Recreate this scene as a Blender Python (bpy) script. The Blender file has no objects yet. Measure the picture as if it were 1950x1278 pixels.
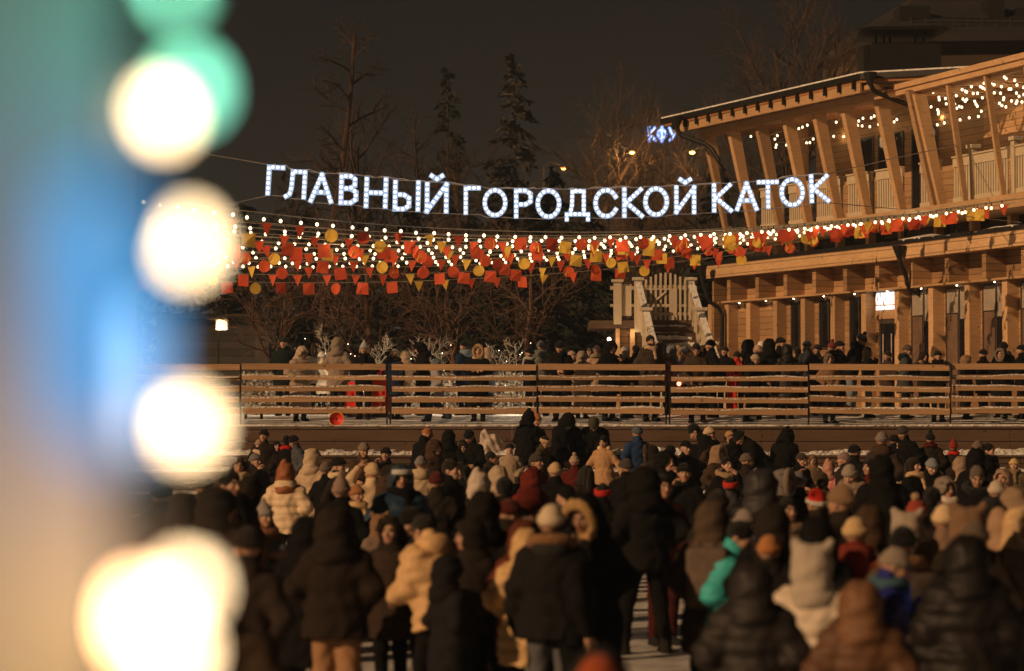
import bpy, math, random
import numpy as np
from mathutils import Vector, Matrix
random.seed(7); RNG = np.random.default_rng(7)
SC = bpy.context.scene; COL = SC.collection
R = math.radians
# ---------------------------------------------------------------- camera model (85 mm lens, 1.72 deg up)
KF = 1950*85/36.0; CAMZ = 2.43; TH = math.atan(138/KF)
def ray(px, py):
    u, v = (px-975)/KF, (639-py)/KF
    return np.array([u, math.cos(TH)-v*math.sin(TH), math.sin(TH)+v*math.cos(TH)])
def P(px, py, D):                       # the point seen at a pixel of the photograph, D metres away along +Y
    d = ray(px, py); return np.array([0, 0, CAMZ]) + d*(D/d[1])
def PX(px, D, z):                       # the point above pixel column px at depth D with height z
    return np.array([(px-975)/KF*D*1.0, D, z])
# ---------------------------------------------------------------- mesh helpers
def mesh_obj(name, v, f, mat=None, parent=None, smooth=False, mats=None, mi=None):
    me = bpy.data.meshes.new(name)
    me.from_pydata([tuple(map(float, p)) for p in v], [], [tuple(map(int, q)) for q in f])
    for m in (mats or ([mat] if mat else [])): me.materials.append(m)
    if mi is not None: me.polygons.foreach_set('material_index', np.asarray(mi, dtype=np.int32))
    if smooth: me.polygons.foreach_set('use_smooth', np.ones(len(me.polygons), dtype=bool))
    me.update()
    return link(name, me, parent)
def link(name, data, parent=None):
    o = bpy.data.objects.new(name, data); COL.objects.link(o)
    if parent is not None: o.parent = parent
    return o
def empty(name, loc=(0,0,0), rz=0):
    o = bpy.data.objects.new(name, None); COL.objects.link(o); o.location = loc; o.rotation_euler = (0,0,rz); o.empty_display_size = .1
    return o
def tag(o, label=None, cat=None, group=None, kind=None):
    if label: o['label'] = label
    if cat: o['category'] = cat
    if group: o['group'] = group
    if kind: o['kind'] = kind
    return o
class MB:
    """collects boxes, tubes and sheets; build() links them as one mesh object"""
    def __init__(s): s.v = []; s.f = []; s.n = 0
    def add(s, v, f):
        v = np.asarray(v, float); s.v.append(v); s.f += [tuple(i+s.n for i in q) for q in f]; s.n += len(v); return s
    def box8(s, p):  # 8 corners: index = ix + 2*iy + 4*iz
        return s.add(p, [(0,2,3,1),(4,5,7,6),(0,1,5,4),(2,6,7,3),(0,4,6,2),(1,3,7,5)])
    def box(s, x0, x1, y0, y1, z0, z1, T=None):
        p = np.array([[x,y,z] for z in (z0,z1) for y in (y0,y1) for x in (x0,x1)], float)
        if T is not None: p = T(p)
        return s.box8(p)
    def tube(s, pts, rad, n=8, cap=True):
        pts = np.asarray(pts, float); m = len(pts)
        rad = np.broadcast_to(np.asarray(rad, float), (m,))
        t = np.gradient(pts, axis=0); t /= np.linalg.norm(t, axis=1)[:,None]+1e-12
        ref = np.array([0,0,1.]) if abs(t[:,2]).mean() < .8 else np.array([0,1.,0])
        a = np.cross(t, ref); a /= np.linalg.norm(a, axis=1)[:,None]+1e-12
        b = np.cross(a, t)
        ang = np.linspace(0, 2*math.pi, n, endpoint=False)
        ring = pts[:,None]+rad[:,None,None]*(np.cos(ang)[None,:,None]*a[:,None]+np.sin(ang)[None,:,None]*b[:,None])
        f = [(i*n+j, i*n+(j+1)%n, (i+1)*n+(j+1)%n, (i+1)*n+j) for i in range(m-1) for j in range(n)]
        if cap: f += [tuple(range(n))[::-1], tuple((m-1)*n+j for j in range(n))]
        return s.add(ring.reshape(-1,3), f)
    def ball(s, c, r, nu=8, nv=6, sq=(1,1,1)):
        v = [[0,0,1]]; 
        for i in range(1, nv):
            a = math.pi*i/nv
            v += [[math.sin(a)*math.cos(2*math.pi*j/nu), math.sin(a)*math.sin(2*math.pi*j/nu), math.cos(a)] for j in range(nu)]
        v.append([0,0,-1]); v = np.array(v)*r*np.array(sq)+np.asarray(c)
        f = [(0, 1+j, 1+(j+1)%nu) for j in range(nu)]
        for i in range(nv-2):
            f += [(1+i*nu+j, 1+(i+1)*nu+j, 1+(i+1)*nu+(j+1)%nu, 1+i*nu+(j+1)%nu) for j in range(nu)]
        l = len(v)-1; o = 1+(nv-2)*nu
        f += [(l, o+(j+1)%nu, o+j) for j in range(nu)]
        return s.add(v, f)
    def build(s, name, mat, parent=None, smooth=False):
        return mesh_obj(name, np.concatenate(s.v) if s.v else [], s.f, mat, parent, smooth)
def subdiv_box(x0,x1,y0,y1,z0,z1,nx,ny):
    """box whose top is a grid, for snow and boards with uneven tops"""
    v = []; f = []
    xs = np.linspace(x0,x1,nx+1); ys = np.linspace(y0,y1,ny+1)
    for y in ys:
        for x in xs: v.append([x,y,z1])
    for y in ys:
        for x in xs: v.append([x,y,z0])
    N = (nx+1)*(ny+1); I = lambda i,j: j*(nx+1)+i
    for j in range(ny):
        for i in range(nx): f.append((I(i,j),I(i+1,j),I(i+1,j+1),I(i,j+1)))
    for i in range(nx):
        f.append((I(i,0)+N,I(i+1,0)+N,I(i+1,0),I(i,0))); f.append((I(i,ny),I(i+1,ny),I(i+1,ny)+N,I(i,ny)+N))
    for j in range(ny):
        f.append((I(0,j),I(0,j+1),I(0,j+1)+N,I(0,j)+N)); f.append((I(nx,j)+N,I(nx,j+1)+N,I(nx,j+1),I(nx,j)))
    return np.array(v), f
# ---------------------------------------------------------------- materials
MC = {}
def srgb(r,g,b): 
    c = lambda x: (x/255/12.92 if x/255 <= .04045 else ((x/255+.055)/1.055)**2.4)
    return (c(r),c(g),c(b))
def newmat(name):
    m = bpy.data.materials.new(name); m.use_nodes = True
    nt = m.node_tree; bs = nt.nodes['Principled BSDF']
    return m, nt, bs
def N(nt, typ, **kw):
    n = nt.nodes.new(typ)
    for k, v in kw.items():
        if k.startswith('in_'): n.inputs[k[3:].replace('_',' ')].default_value = v
        else: setattr(n, k, v)
    return n
def mathn(nt, op, a, b=None, clamp=False):
    n = nt.nodes.new('ShaderNodeMath'); n.operation = op; n.use_clamp = clamp
    for i, x in enumerate((a, b)):
        if x is None: continue
        if isinstance(x, (int,float)): n.inputs[i].default_value = x
        else: nt.links.new(x, n.inputs[i])
    return n.outputs[0]
def ramp(nt, fac, stops):
    n = nt.nodes.new('ShaderNodeValToRGB'); e = n.color_ramp.elements
    while len(e) > 1: e.remove(e[-1])
    e[0].position = stops[0][0]; e[0].color = (*stops[0][1],1)
    for p, c in stops[1:]:
        x = e.new(p); x.color = (*c,1)
    nt.links.new(fac, n.inputs[0]); return n.outputs[0]
def noise(nt, scale, detail=3, coord='Object', vec=None, stretch=None, rough=.55):
    if vec is None:
        vec = nt.nodes.new('ShaderNodeTexCoord').outputs[coord]
    if stretch:
        mp = nt.nodes.new('ShaderNodeMapping'); mp.inputs['Scale'].default_value = stretch
        nt.links.new(vec, mp.inputs[0]); vec = mp.outputs[0]
    n = nt.nodes.new('ShaderNodeTexNoise'); n.inputs['Scale'].default_value = scale; n.inputs['Detail'].default_value = detail
    n.inputs['Roughness'].default_value = rough
    nt.links.new(vec, n.inputs['Vector']); return n.outputs['Fac']
def bump(nt, bs, h, strength=.3, dist=.02):
    b = nt.nodes.new('ShaderNodeBump'); b.inputs['Strength'].default_value = strength; b.inputs['Distance'].default_value = dist
    nt.links.new(h, b.inputs['Height']); nt.links.new(b.outputs[0], bs.inputs['Normal'])
def mul(c, k): return tuple(min(1, x*k) for x in c)
def cloth(col, kind='cloth'):
    key = ('cloth', tuple(round(x,4) for x in col), kind)
    if key in MC: return MC[key]
    m, nt, bs = newmat(kind); 
    sc = {'cloth':22,'fur':60,'knit':45,'puffer':14}[kind]
    nz = noise(nt, sc, 4)
    c = ramp(nt, nz, [(.3, mul(col,.88)), (.7, mul(col,1.12))]); nt.links.new(c, bs.inputs['Base Color'])
    bs.inputs['Roughness'].default_value = .55 if kind=='puffer' else .9
    bs.inputs['Specular IOR Level'].default_value = .25 if kind=='puffer' else .07
    bs.inputs['Sheen Weight'].default_value = .12 if kind in ('fur','knit') else 0
    n2 = noise(nt, sc*2.2, 3)
    bump(nt, bs, n2, {'fur':1,'knit':.6,'cloth':.35,'puffer':.3}[kind], .02)
    MC[key] = m; return m
def plain(name, col, rough=.7, metal=0, var=.25, sc=6, spec=.3, bmp=0):
    key = (name, tuple(col), rough)
    if key in MC: return MC[key]
    m, nt, bs = newmat(name)
    nz = noise(nt, sc, 5)
    nt.links.new(ramp(nt, nz, [(.3, mul(col,1-var)), (.7, mul(col,1+var))]), bs.inputs['Base Color'])
    bs.inputs['Roughness'].default_value = rough; bs.inputs['Metallic'].default_value = metal
    bs.inputs['Specular IOR Level'].default_value = spec
    if bmp: bump(nt, bs, noise(nt, sc*4, 4), bmp, .01)
    MC[key] = m; return m
def emit(name, col, strength, sample=False):
    key = ('emit', name, tuple(col), strength)
    if key in MC: return MC[key]
    m, nt, bs = newmat(name)
    bs.inputs['Base Color'].default_value = (*col,1); bs.inputs['Emission Color'].default_value = (*col,1)
    bs.inputs['Emission Strength'].default_value = strength; bs.inputs['Roughness'].default_value = .4
    if not sample: m.cycles.emission_sampling = 'NONE'
    MC[key] = m; return m
def wood(name, col, seam=0, axis='Z', rough=.65, var=.3, grain=None):
    """timber; seam = board height (0: a single board); boards differ in tone, dark joint between them"""
    key = ('wood', name, tuple(col), seam, axis)
    if key in MC: return MC[key]
    m, nt, bs = newmat(name)
    geo = nt.nodes.new('ShaderNodeNewGeometry').outputs['Position']
    g = noise(nt, 3.0, 6, vec=geo, stretch=grain or (1.2,1.2,14), rough=.65)
    tone = g
    col_out = ramp(nt, g, [(.25, mul(col,1-var)), (.5, col), (.78, mul(col,1+var*.7))])
    if seam:
        sp = nt.nodes.new('ShaderNodeSeparateXYZ'); nt.links.new(geo, sp.inputs[0])
        q = mathn(nt, 'DIVIDE', sp.outputs[axis], seam)
        fl = mathn(nt, 'FLOOR', q); fr = mathn(nt, 'FRACT', q)
        wn = nt.nodes.new('ShaderNodeTexWhiteNoise'); wn.noise_dimensions = '1D'; nt.links.new(fl, wn.inputs['W'])
        k = mathn(nt, 'ADD', mathn(nt, 'MULTIPLY', wn.outputs['Value'], .4), .8)
        line = mathn(nt, 'GREATER_THAN', fr, .09)
        k = mathn(nt, 'MULTIPLY', k, mathn(nt, 'ADD', mathn(nt, 'MULTIPLY', line, .6), .4))
        mx = nt.nodes.new('ShaderNodeMix'); mx.data_type = 'RGBA'; mx.blend_type = 'MULTIPLY'; mx.inputs['Factor'].default_value = 1
        nt.links.new(col_out, mx.inputs['A']); cb = nt.nodes.new('ShaderNodeCombineColor')
        for i in range(3): nt.links.new(k, cb.inputs[i])
        nt.links.new(cb.outputs[0], mx.inputs['B']); col_out = mx.outputs['Result']
        bump(nt, bs, line, .6, .01)
    else: bump(nt, bs, g, .25, .008)
    oi = nt.nodes.new('ShaderNodeObjectInfo'); rv = mathn(nt,'ADD',mathn(nt,'MULTIPLY',oi.outputs['Random'],.38),.80)     # every board its own tone
    big = noise(nt, .55, 4, vec=geo, rough=.7); rv = mathn(nt,'MULTIPLY',rv,mathn(nt,'ADD',mathn(nt,'MULTIPLY',big,.7),.65))      # weathering
    kn = nt.nodes.new('ShaderNodeTexVoronoi'); kn.inputs['Scale'].default_value = 2.6; nt.links.new(geo, kn.inputs['Vector'])
    rv = mathn(nt,'MULTIPLY',rv,mathn(nt,'ADD',mathn(nt,'MULTIPLY',mathn(nt,'GREATER_THAN',kn.outputs['Distance'],.085),.45),.55))   # knots
    hs = nt.nodes.new('ShaderNodeHueSaturation'); nt.links.new(rv, hs.inputs['Value']); nt.links.new(col_out, hs.inputs['Color']); col_out = hs.outputs[0]
    nt.links.new(col_out, bs.inputs['Base Color'])
    bs.inputs['Roughness'].default_value = rough; bs.inputs['Specular IOR Level'].default_value = .25
    MC[key] = m; return m
def snow_mat(name='snow', col=(.72,.70,.68), sc=9, bm=.6):
    key = (name, col, sc)
    if key in MC: return MC[key]
    m, nt, bs = newmat(name)
    geo = nt.nodes.new('ShaderNodeNewGeometry').outputs['Position']
    a = noise(nt, sc, 6, vec=geo)
    nt.links.new(ramp(nt, a, [(.3, mul(col,.62)), (.55, col), (.8, mul(col,1.1))]), bs.inputs['Base Color'])
    bs.inputs['Roughness'].default_value = .8; bs.inputs['Specular IOR Level'].default_value = .2
    bump(nt, bs, noise(nt, sc*3, 5, vec=geo), bm, .05)
    MC[key] = m; return m
# ================================================================ people: signed-distance bodies and clothes, meshed by surface nets
def surface_nets(fn, lo, hi, h):
    lo = np.array(lo, float); hi = np.array(hi, float)
    n = np.ceil((hi-lo)/h).astype(int)+1
    ax = [lo[i]+h*np.arange(n[i]) for i in range(3)]
    G = np.stack(np.meshgrid(*ax, indexing='ij'), -1).reshape(-1,3)
    d = fn(G).reshape(n)
    s = d < 0
    c = [(i,j,k) for i in (0,1) for j in (0,1) for k in (0,1)]
    sl = lambda o: tuple(slice(o[a], n[a]-1+o[a]) for a in range(3))
    cnt = sum(s[sl(o)].astype(np.int8) for o in c)
    act = (cnt > 0) & (cnt < 8)
    idx = -np.ones(act.shape, int); cells = np.argwhere(act); idx[act] = np.arange(len(cells))
    acc = np.zeros((len(cells),3)); w = np.zeros(len(cells))
    cv = {o: d[sl(o)][act] for o in c}
    for o in c:
        for a in range(3):
            if o[a]: continue
            q = list(o); q[a] = 1; q = tuple(q)
            x, y = cv[o], cv[q]; m = (x < 0) != (y < 0)
            t = np.where(m, x/np.where(m, x-y, 1), 0)
            e = np.tile(np.array(o, float), (len(cells),1)); e[:,a] += t
            acc[m] += e[m]; w[m] += 1
    V = lo+h*(cells+acc/w[:,None])
    F = []
    for a in range(3):
        b, e = (a+1)%3, (a+2)%3
        s0 = np.take(s, range(0,n[a]-1), a); s1 = np.take(s, range(1,n[a]), a)
        m = s0 != s1
        I = np.argwhere(m); I = I[(I[:,b]>0)&(I[:,e]>0)&(I[:,b]<n[b]-1)&(I[:,e]<n[e]-1)]
        if not len(I): continue
        def at(db, de):
            J = I.copy(); J[:,b] -= db; J[:,e] -= de; return idx[J[:,0],J[:,1],J[:,2]]
        q = np.stack([at(1,1), at(0,1), at(0,0), at(1,0)], 1)
        flip = ~s0[I[:,0],I[:,1],I[:,2]]
        q[flip] = q[flip][:,::-1]
        F.append(q)
    F = np.concatenate(F); F = F[(F>=0).all(1)]
    return V, F
def cap(Q, a, b, ra, rb=None):
    rb = ra if rb is None else rb
    a = np.asarray(a,float); b = np.asarray(b,float); ba = b-a
    t = np.clip(((Q-a)@ba)/max(1e-9, ba@ba), 0, 1)
    return np.linalg.norm(Q-a-t[:,None]*ba, axis=1)-(ra+(rb-ra)*t)
def ell(Q, c, r):
    q = Q-np.asarray(c,float); r = np.asarray(r,float)
    k0 = np.linalg.norm(q/r, axis=1); k1 = np.linalg.norm(q/r**2, axis=1)
    return k0*(k0-1)/np.maximum(k1, 1e-9)
def sm(a, b, k):
    h = np.clip(.5+.5*(b-a)/k, 0, 1); return b+(a-b)*h-k*h*(1-h)
def rotx(a):
    c, s = math.cos(a), math.sin(a); return np.array([[1,0,0],[0,c,-s],[0,s,c]])
def roty(a):
    c, s = math.cos(a), math.sin(a); return np.array([[c,0,s],[0,1,0],[-s,0,c]])
def rotz(a):
    c, s = math.cos(a), math.sin(a); return np.array([[c,-s,0],[s,c,0],[0,0,1]])
# arm presets: elbow and wrist of the right arm (x > 0), upper-body frame, facing -Y
ARM = dict(down=((.265,.04,1.15),(.28,-.03,.90)), pocket=((.295,.075,1.16),(.185,-.13,1.00)), phone=((.25,-.08,1.16),(.09,-.28,1.34)),
    fold=((.26,-.06,1.16),(.03,-.24,1.18)), rail=((.25,-.18,1.14),(.15,-.42,1.12)), up=((.29,-.16,1.45),(.10,-.20,1.68)),
    out=((.33,.02,1.17),(.43,-.08,.97)), mouth=((.25,-.1,1.18),(.06,-.21,1.47)), tie=((.24,-.24,1.17),(.07,-.47,1.10)),
    fore=((.25,-.06,1.14),(.19,-.30,1.12)), hip=((.36,.06,1.17),(.20,-.07,1.02)), behind=((.29,.10,1.15),(.14,.17,1.0)))
# leg presets: (knee, ankle) of right leg, (knee, ankle) of left leg, drop of the hips
LEG = dict(stand=(((.10,-.015,.50),(.10,.02,.08)),((-.10,-.015,.50),(-.10,.02,.08)),0),
    apart=(((.17,-.02,.50),(.22,.02,.08)),((-.15,-.02,.50),(-.19,.02,.08)),.02),
    stride=(((.13,-.14,.50),(.12,-.16,.08)),((-.11,.03,.49),(-.11,.25,.13)),.03),
    walk=(((.10,-.20,.51),(.10,-.26,.08)),((-.10,.02,.48),(-.10,.33,.16)),.05),
    lean=(((.12,.02,.50),(.13,.10,.08)),((-.10,-.06,.50),(-.12,.02,.08)),.02),
    sit=(((.13,-.46,.52),(.13,-.44,.08)),((-.13,-.46,.50),(-.14,-.40,.08)),.44))
class Pose:
    def __init__(s, ra='down', la='down', legs='stand', lean=0, pitch=0, yaw=0, twist=0):
        s.key = (ra,la,legs,lean,pitch,yaw,twist)
        s.ra, s.la = ra, la; K = LEG[legs]; s.legs = K; s.drop = K[2]; s.hipz = .93-s.drop
        s.piv = np.array([0,0,s.hipz])
        s.U = rotz(R(twist))@rotx(R(lean))           # rotation of everything above the hips (lean > 0: forward, -Y)
        s.head = np.array([0,.0,1.53])               # pivot of the head
        s.Hr = rotz(R(yaw))@rotx(R(pitch))
    def up(s, p): return s.U@(np.asarray(p,float)-np.array([0,0,.93]))+s.piv
    def inv(s, Q): return (Q-s.piv)@s.U+np.array([0,0,.93])
    def headM(s):
        M = np.eye(4); M[:3,:3] = s.U@s.Hr; M[:3,3] = s.up(s.head); return M
    def arm(s, side):
        e, w = ARM[s.ra if side > 0 else s.la]
        f = np.array([side,1,1]); return np.array([.178*side,.0,1.40]), np.array(e)*f, np.array(w)*f
def torso_loft(Q, zs, rx, ry, yo=0):
    z = Q[:,2]; a = np.interp(z, zs, rx); b = np.interp(z, zs, ry)
    d = (np.sqrt((Q[:,0]/a)**2+((Q[:,1]-yo)/b)**2)-1)*np.minimum(a,b)
    return np.maximum(d, np.maximum(zs[0]-z, z-zs[-1]))
MESHES = {}
def cached(key, make):
    if key not in MESHES: MESHES[key] = make()
    return MESHES[key]
def to_mesh(name, V, F, nm=1, mi=None):
    me = bpy.data.meshes.new(name); me.from_pydata(V.tolist(), [], F.tolist())
    for _ in range(nm): me.materials.append(None)
    if mi is not None: me.polygons.foreach_set('material_index', mi.astype(np.int32))
    me.polygons.foreach_set('use_smooth', np.ones(len(F), dtype=bool)); me.update(); return me
def hand_mesh(curl):
    """a right hand in its own frame: wrist at the origin, fingers along -Z, palm facing -X, thumb towards -Y"""
    def fn(Q):
        d = cap(Q, (0,0,.02), (0,0,-.03), .027, .03)
        d = sm(d, ell(Q, (0,-.002,-.055), (.017,.042,.05)), .015)
        for k, (y, L, r) in enumerate(((-.030,.070,.0088),(-.010,.080,.0092),(.011,.074,.0088),(.030,.058,.0078))):
            p = np.array([0,y,-.095]); a = R(8+curl*.35+k*3)
            for j in range(3):
                l = L*(.45,.32,.26)[j]; q = p+np.array([-math.sin(a)*l, y*.08, -math.cos(a)*l])
                d = np.minimum(d, cap(Q, p, q, r*(1-.1*j), r*(.93-.1*j))) if j else sm(d, cap(Q, p, q, r, r*.93), .006)
                p = q; a += R(curl*(.75,.6,.5)[j])
        p = np.array([-.006,-.036,-.035]); q = p+np.array([-.016,-.032,-.036]); d = sm(d, cap(Q, p, q, .0125, .0105), .012)
        return np.minimum(d, cap(Q, q, q+np.array([-.012,-.006,-.032]), .0105, .008))
    return surface_nets(fn, (-.11,-.1,-.2), (.05,.06,.055), .0058)
def head_mesh():
    """head and neck at a finer grain, in the frame of the head pivot; material 1 = brows and eyes, 2 = lips, 3 = eye whites"""
    def fn(Q):
        H = Q+np.array([0,0,1.53])
        h = ell(H, (0,.012,1.655), (.077,.097,.098))
        h = sm(h, ell(H, (0,-.025,1.60), (.064,.075,.088)), .03)
        h = sm(h, ell(H, (0,-.064,1.548), (.032,.028,.024)), .03)
        for sd in (1,-1):
            h = sm(h, ell(H, (.042*sd,-.066,1.612), (.024,.024,.022)), .02)
            h = np.maximum(h, -ell(H, (.031*sd,-.112,1.643), (.021,.020,.014))+.0)
            h = np.minimum(h, ell(H, (.031*sd,-.080,1.642), (.0155,.0145,.0125)))
            h = sm(h, cap(H, (.014*sd,-.097,1.662), (.048*sd,-.082,1.664), .0065), .010)
            h = sm(h, cap(H, (.047*sd,-.08,1.642), (.016*sd,-.094,1.652), .004), .004)
            h = sm(h, ell(H, (.079*sd,.015,1.625), (.010,.024,.034)), .008)
            h = sm(h, ell(H, (.0115*sd,-.104,1.601), (.0085,.010,.0075)), .006)
        h = sm(h, cap(H, (0,-.092,1.655), (0,-.117,1.608), .007, .0125), .010)
        h = sm(h, cap(H, (-.017,-.094,1.5795), (.017,-.094,1.5795), .0065), .006)
        h = sm(h, cap(H, (-.013,-.093,1.567), (.013,-.093,1.567), .0075), .006)
        h = np.maximum(h, -cap(H, (-.020,-.106,1.5735), (.020,-.106,1.5735), .0035))
        return sm(h, cap(H, (0,.02,1.42), (0,0,1.56), .058, .052), .03)
    V, F = surface_nets(fn, (-.1,-.145,-.11), (.1,.13,.24), .0072)
    C = V[F].mean(1)+np.array([0,0,1.53]); mi = np.zeros(len(F), int)
    for sd in (1,-1):
        mi[ell(C, (.031*sd,-.086,1.642), (.017,.014,.0095)) < 0] = 3
        mi[ell(C, (.031*sd,-.096,1.642), (.0085,.014,.0095)) < 0] = 1
        mi[ell(C, (.033*sd,-.095,1.666), (.023,.03,.0055)) < 0] = 1
        mi[ell(C, (.031*sd,-.09,1.6515), (.018,.02,.0038)) < 0] = 1
    mi[ell(C, (0,-.1,1.573), (.024,.02,.0125)) < 0] = 2
    return V, F, mi
def body_mesh(po):
    def make():
        def fn(Q):
            U = po.inv(Q)
            d = torso_loft(U, [.80,.95,1.10,1.30,1.42,1.47], [.14,.15,.14,.165,.15,.07], [.09,.10,.09,.11,.09,.06])
            for sd in (1,-1):
                S, E, W = po.arm(sd)
                d = sm(d, cap(U, S, E, .045, .036), .05); d = sm(d, cap(U, E, W, .036, .025), .02)
            d = sm(d, cap(U, (0,.02,1.42), (0,.01,1.50), .062, .056), .04)
            for sd, (kn, an) in zip((1,-1), po.legs[:2]):
                hip = np.array([.09*sd,0,po.hipz-.02])
                d = sm(d, cap(Q, hip, kn, .07, .045), .05); d = sm(d, cap(Q, kn, an, .045, .032), .03)
                d = sm(d, cap(Q, np.array(an)+(0,.02,-.04), np.array(an)+(0,-.13,-.05), .035, .028), .03)
            return d
        V, F = surface_nets(fn, (-.55,-.75,0), (.55,.5,1.75-po.drop), .0185)
        n = len(V); VV, FF, MI = [V], [F], [np.zeros(len(F), int)]
        hv, hf, hm = cached('head', head_mesh); M = po.headM(); VV.append(hv@M[:3,:3].T+M[:3,3]); FF.append(hf+n); MI.append(hm); n += len(hv)
        for sd in (1,-1):
            S, E, W = po.arm(sd)
            kind = po.ra if sd > 0 else po.la
            if kind == 'pocket': continue        # the hand is in the pocket
            grip = kind in ('phone','mouth','tie','fore','rail')
            hv, hf = cached(('hand', grip), lambda: hand_mesh(55 if grip else 22))
            z = -(W-E)/np.linalg.norm(W-E)
            pal = np.array([-sd,0.,0.]) if kind in ('down','out') else np.array([-sd*.6,0,-.8])
            x = -(pal-z*(pal@z)); x /= np.linalg.norm(x); y = np.cross(z, x)
            hv2 = hv.copy()
            if y@np.array([0,1,0]) < 0 and kind in ('down','out'): hv2[:,1] *= -1; hf = hf[:,::-1]
            pts = hv2@np.stack([x,y,z],1).T+W-z*.015
            VV.append((pts-np.array([0,0,.93]))@po.U.T+po.piv); FF.append(hf+n); MI.append(np.zeros(len(hf), int)); n += len(pts)
        return to_mesh('person', np.concatenate(VV), np.concatenate(FF), 4, np.concatenate(MI))
    return cached(('body',)+po.key, make)
HEM = dict(short=.80, mid=.60, long=.36)
def coat_mesh(po, hem='short', puff=1, bulk=1.0):
    def make():
        hz = HEM[hem]
        def fn(Q):
            U = po.inv(Q)
            zs = [max(hz,.78),.95,1.10,1.28,1.40,1.455,1.49]
            k = bulk
            d = torso_loft(U, zs, [.215*k,.205*k,.19*k,.215*k,.20*k,.14*k,.08], [.165*k,.155*k,.145*k,.16*k,.135*k,.10*k,.075], .005)
            ph = U[:,2]
            for sd in (1,-1):
                S, E, W = po.arm(sd); t = W-E; t /= np.linalg.norm(t)
                r = 1+.18*(puff > 0)
                d = sm(d, cap(U, S*np.array([.92,1,.99]), E, .079*r*k, .066*r*k), .05)
                q = cap(U, E, W-t*.01, .066*r*k, .052*r*k)
                if puff: q = q-.007*np.abs(np.sin((U-E)@t*36))
                d = sm(d, q, .03)
            if hz < .78 and po.drop < .2:   # skirt below the hips, not leaning
                sk = torso_loft(Q, [hz,.80,.99], [.25*k,.228*k,.205*k], [.20*k,.175*k,.155*k], .01)
                d = sm(d, sk, .06)
            elif po.drop >= .2:             # seated: the skirt lies on the thighs
                for sd, (kn, an) in zip((1,-1), po.legs[:2]):
                    d = sm(d, cap(Q, (.1*sd,0,po.hipz), np.array(kn)*(1,.7,1)+(0,0,.03), .12*k, .105*k), .08)
            d = sm(d, cap(U, (0,.03,1.44), (0,.015,1.535), .088, .078), .03)     # collar
            if puff: d = d-.019*puff*np.abs(np.sin(ph*math.pi/.105))**.7
            x, y, z = Q.T
            d = d+.008*np.sin(21*x+4*np.sin(9*z))*np.sin(13*z+3*np.sin(11*x+5*y))+.005*np.sin(37*z+11*x)*np.sin(29*y)-.006*np.abs(np.sin(19*z+9*x*np.sign(y)+2*np.sin(7*x)))*(1 if not puff else .3)
            back = .5+.5*np.tanh(-y*40); d = d+.007*np.exp(-(x/.009)**2)*back*(ph < 1.45)      # front zip
            return d
        V, F = surface_nets(fn, (-.62,-.78,max(0.02,hz-.06-po.drop)), (.62,.52,1.72-po.drop*.9), .021)
        return to_mesh('coat', V, F)
    return cached(('coat',hem,puff,bulk)+po.key, make)
def legs_mesh(po, wide=0):
    def make():
        def fn(Q):
            d = None
            for sd, (kn, an) in zip((1,-1), po.legs[:2]):
                kn = np.array(kn); an = np.array(an)
                a = cap(Q, (.092*sd,.01,po.hipz-.03), kn, .105, .074+.02*wide)
                b = cap(Q, kn, an+(0,.0,.0), .074+.02*wide, .060+.045*wide)
                q = sm(a, b, .04); d = q if d is None else np.minimum(d, q)
            d = sm(d, ell(Q, (0,.01,po.hipz), (.185,.135,.14)), .05)
            x, y, z = Q.T
            return d+.006*np.sin(34*z+6*np.sin(15*x))*np.sin(17*x+9*y)
        V, F = surface_nets(fn, (-.45,-.62,.03), (.45,.5,1.12-po.drop), .021)
        return to_mesh('trousers', V, F)
    return cached(('legs',wide,po.key[2]), make)
def boot_mesh():
    def make():
        def fn(Q):
            d = cap(Q, (0,.0,.19), (0,.01,.05), .062, .052)
            d = sm(d, cap(Q, (0,.03,.045), (0,-.145,.035), .047, .042), .04)
            d = np.minimum(d, np.maximum(np.maximum(cap(Q, (0,.04,.012), (0,-.15,.012), .055), Q[:,2]-.028), -Q[:,2]))
            return np.maximum(d, -Q[:,2])
        V, F = surface_nets(fn, (-.1,-.25,-.03), (.1,.12,.28), .016)
        return to_mesh('boot', V, F)
    return cached('boot', make)
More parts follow.
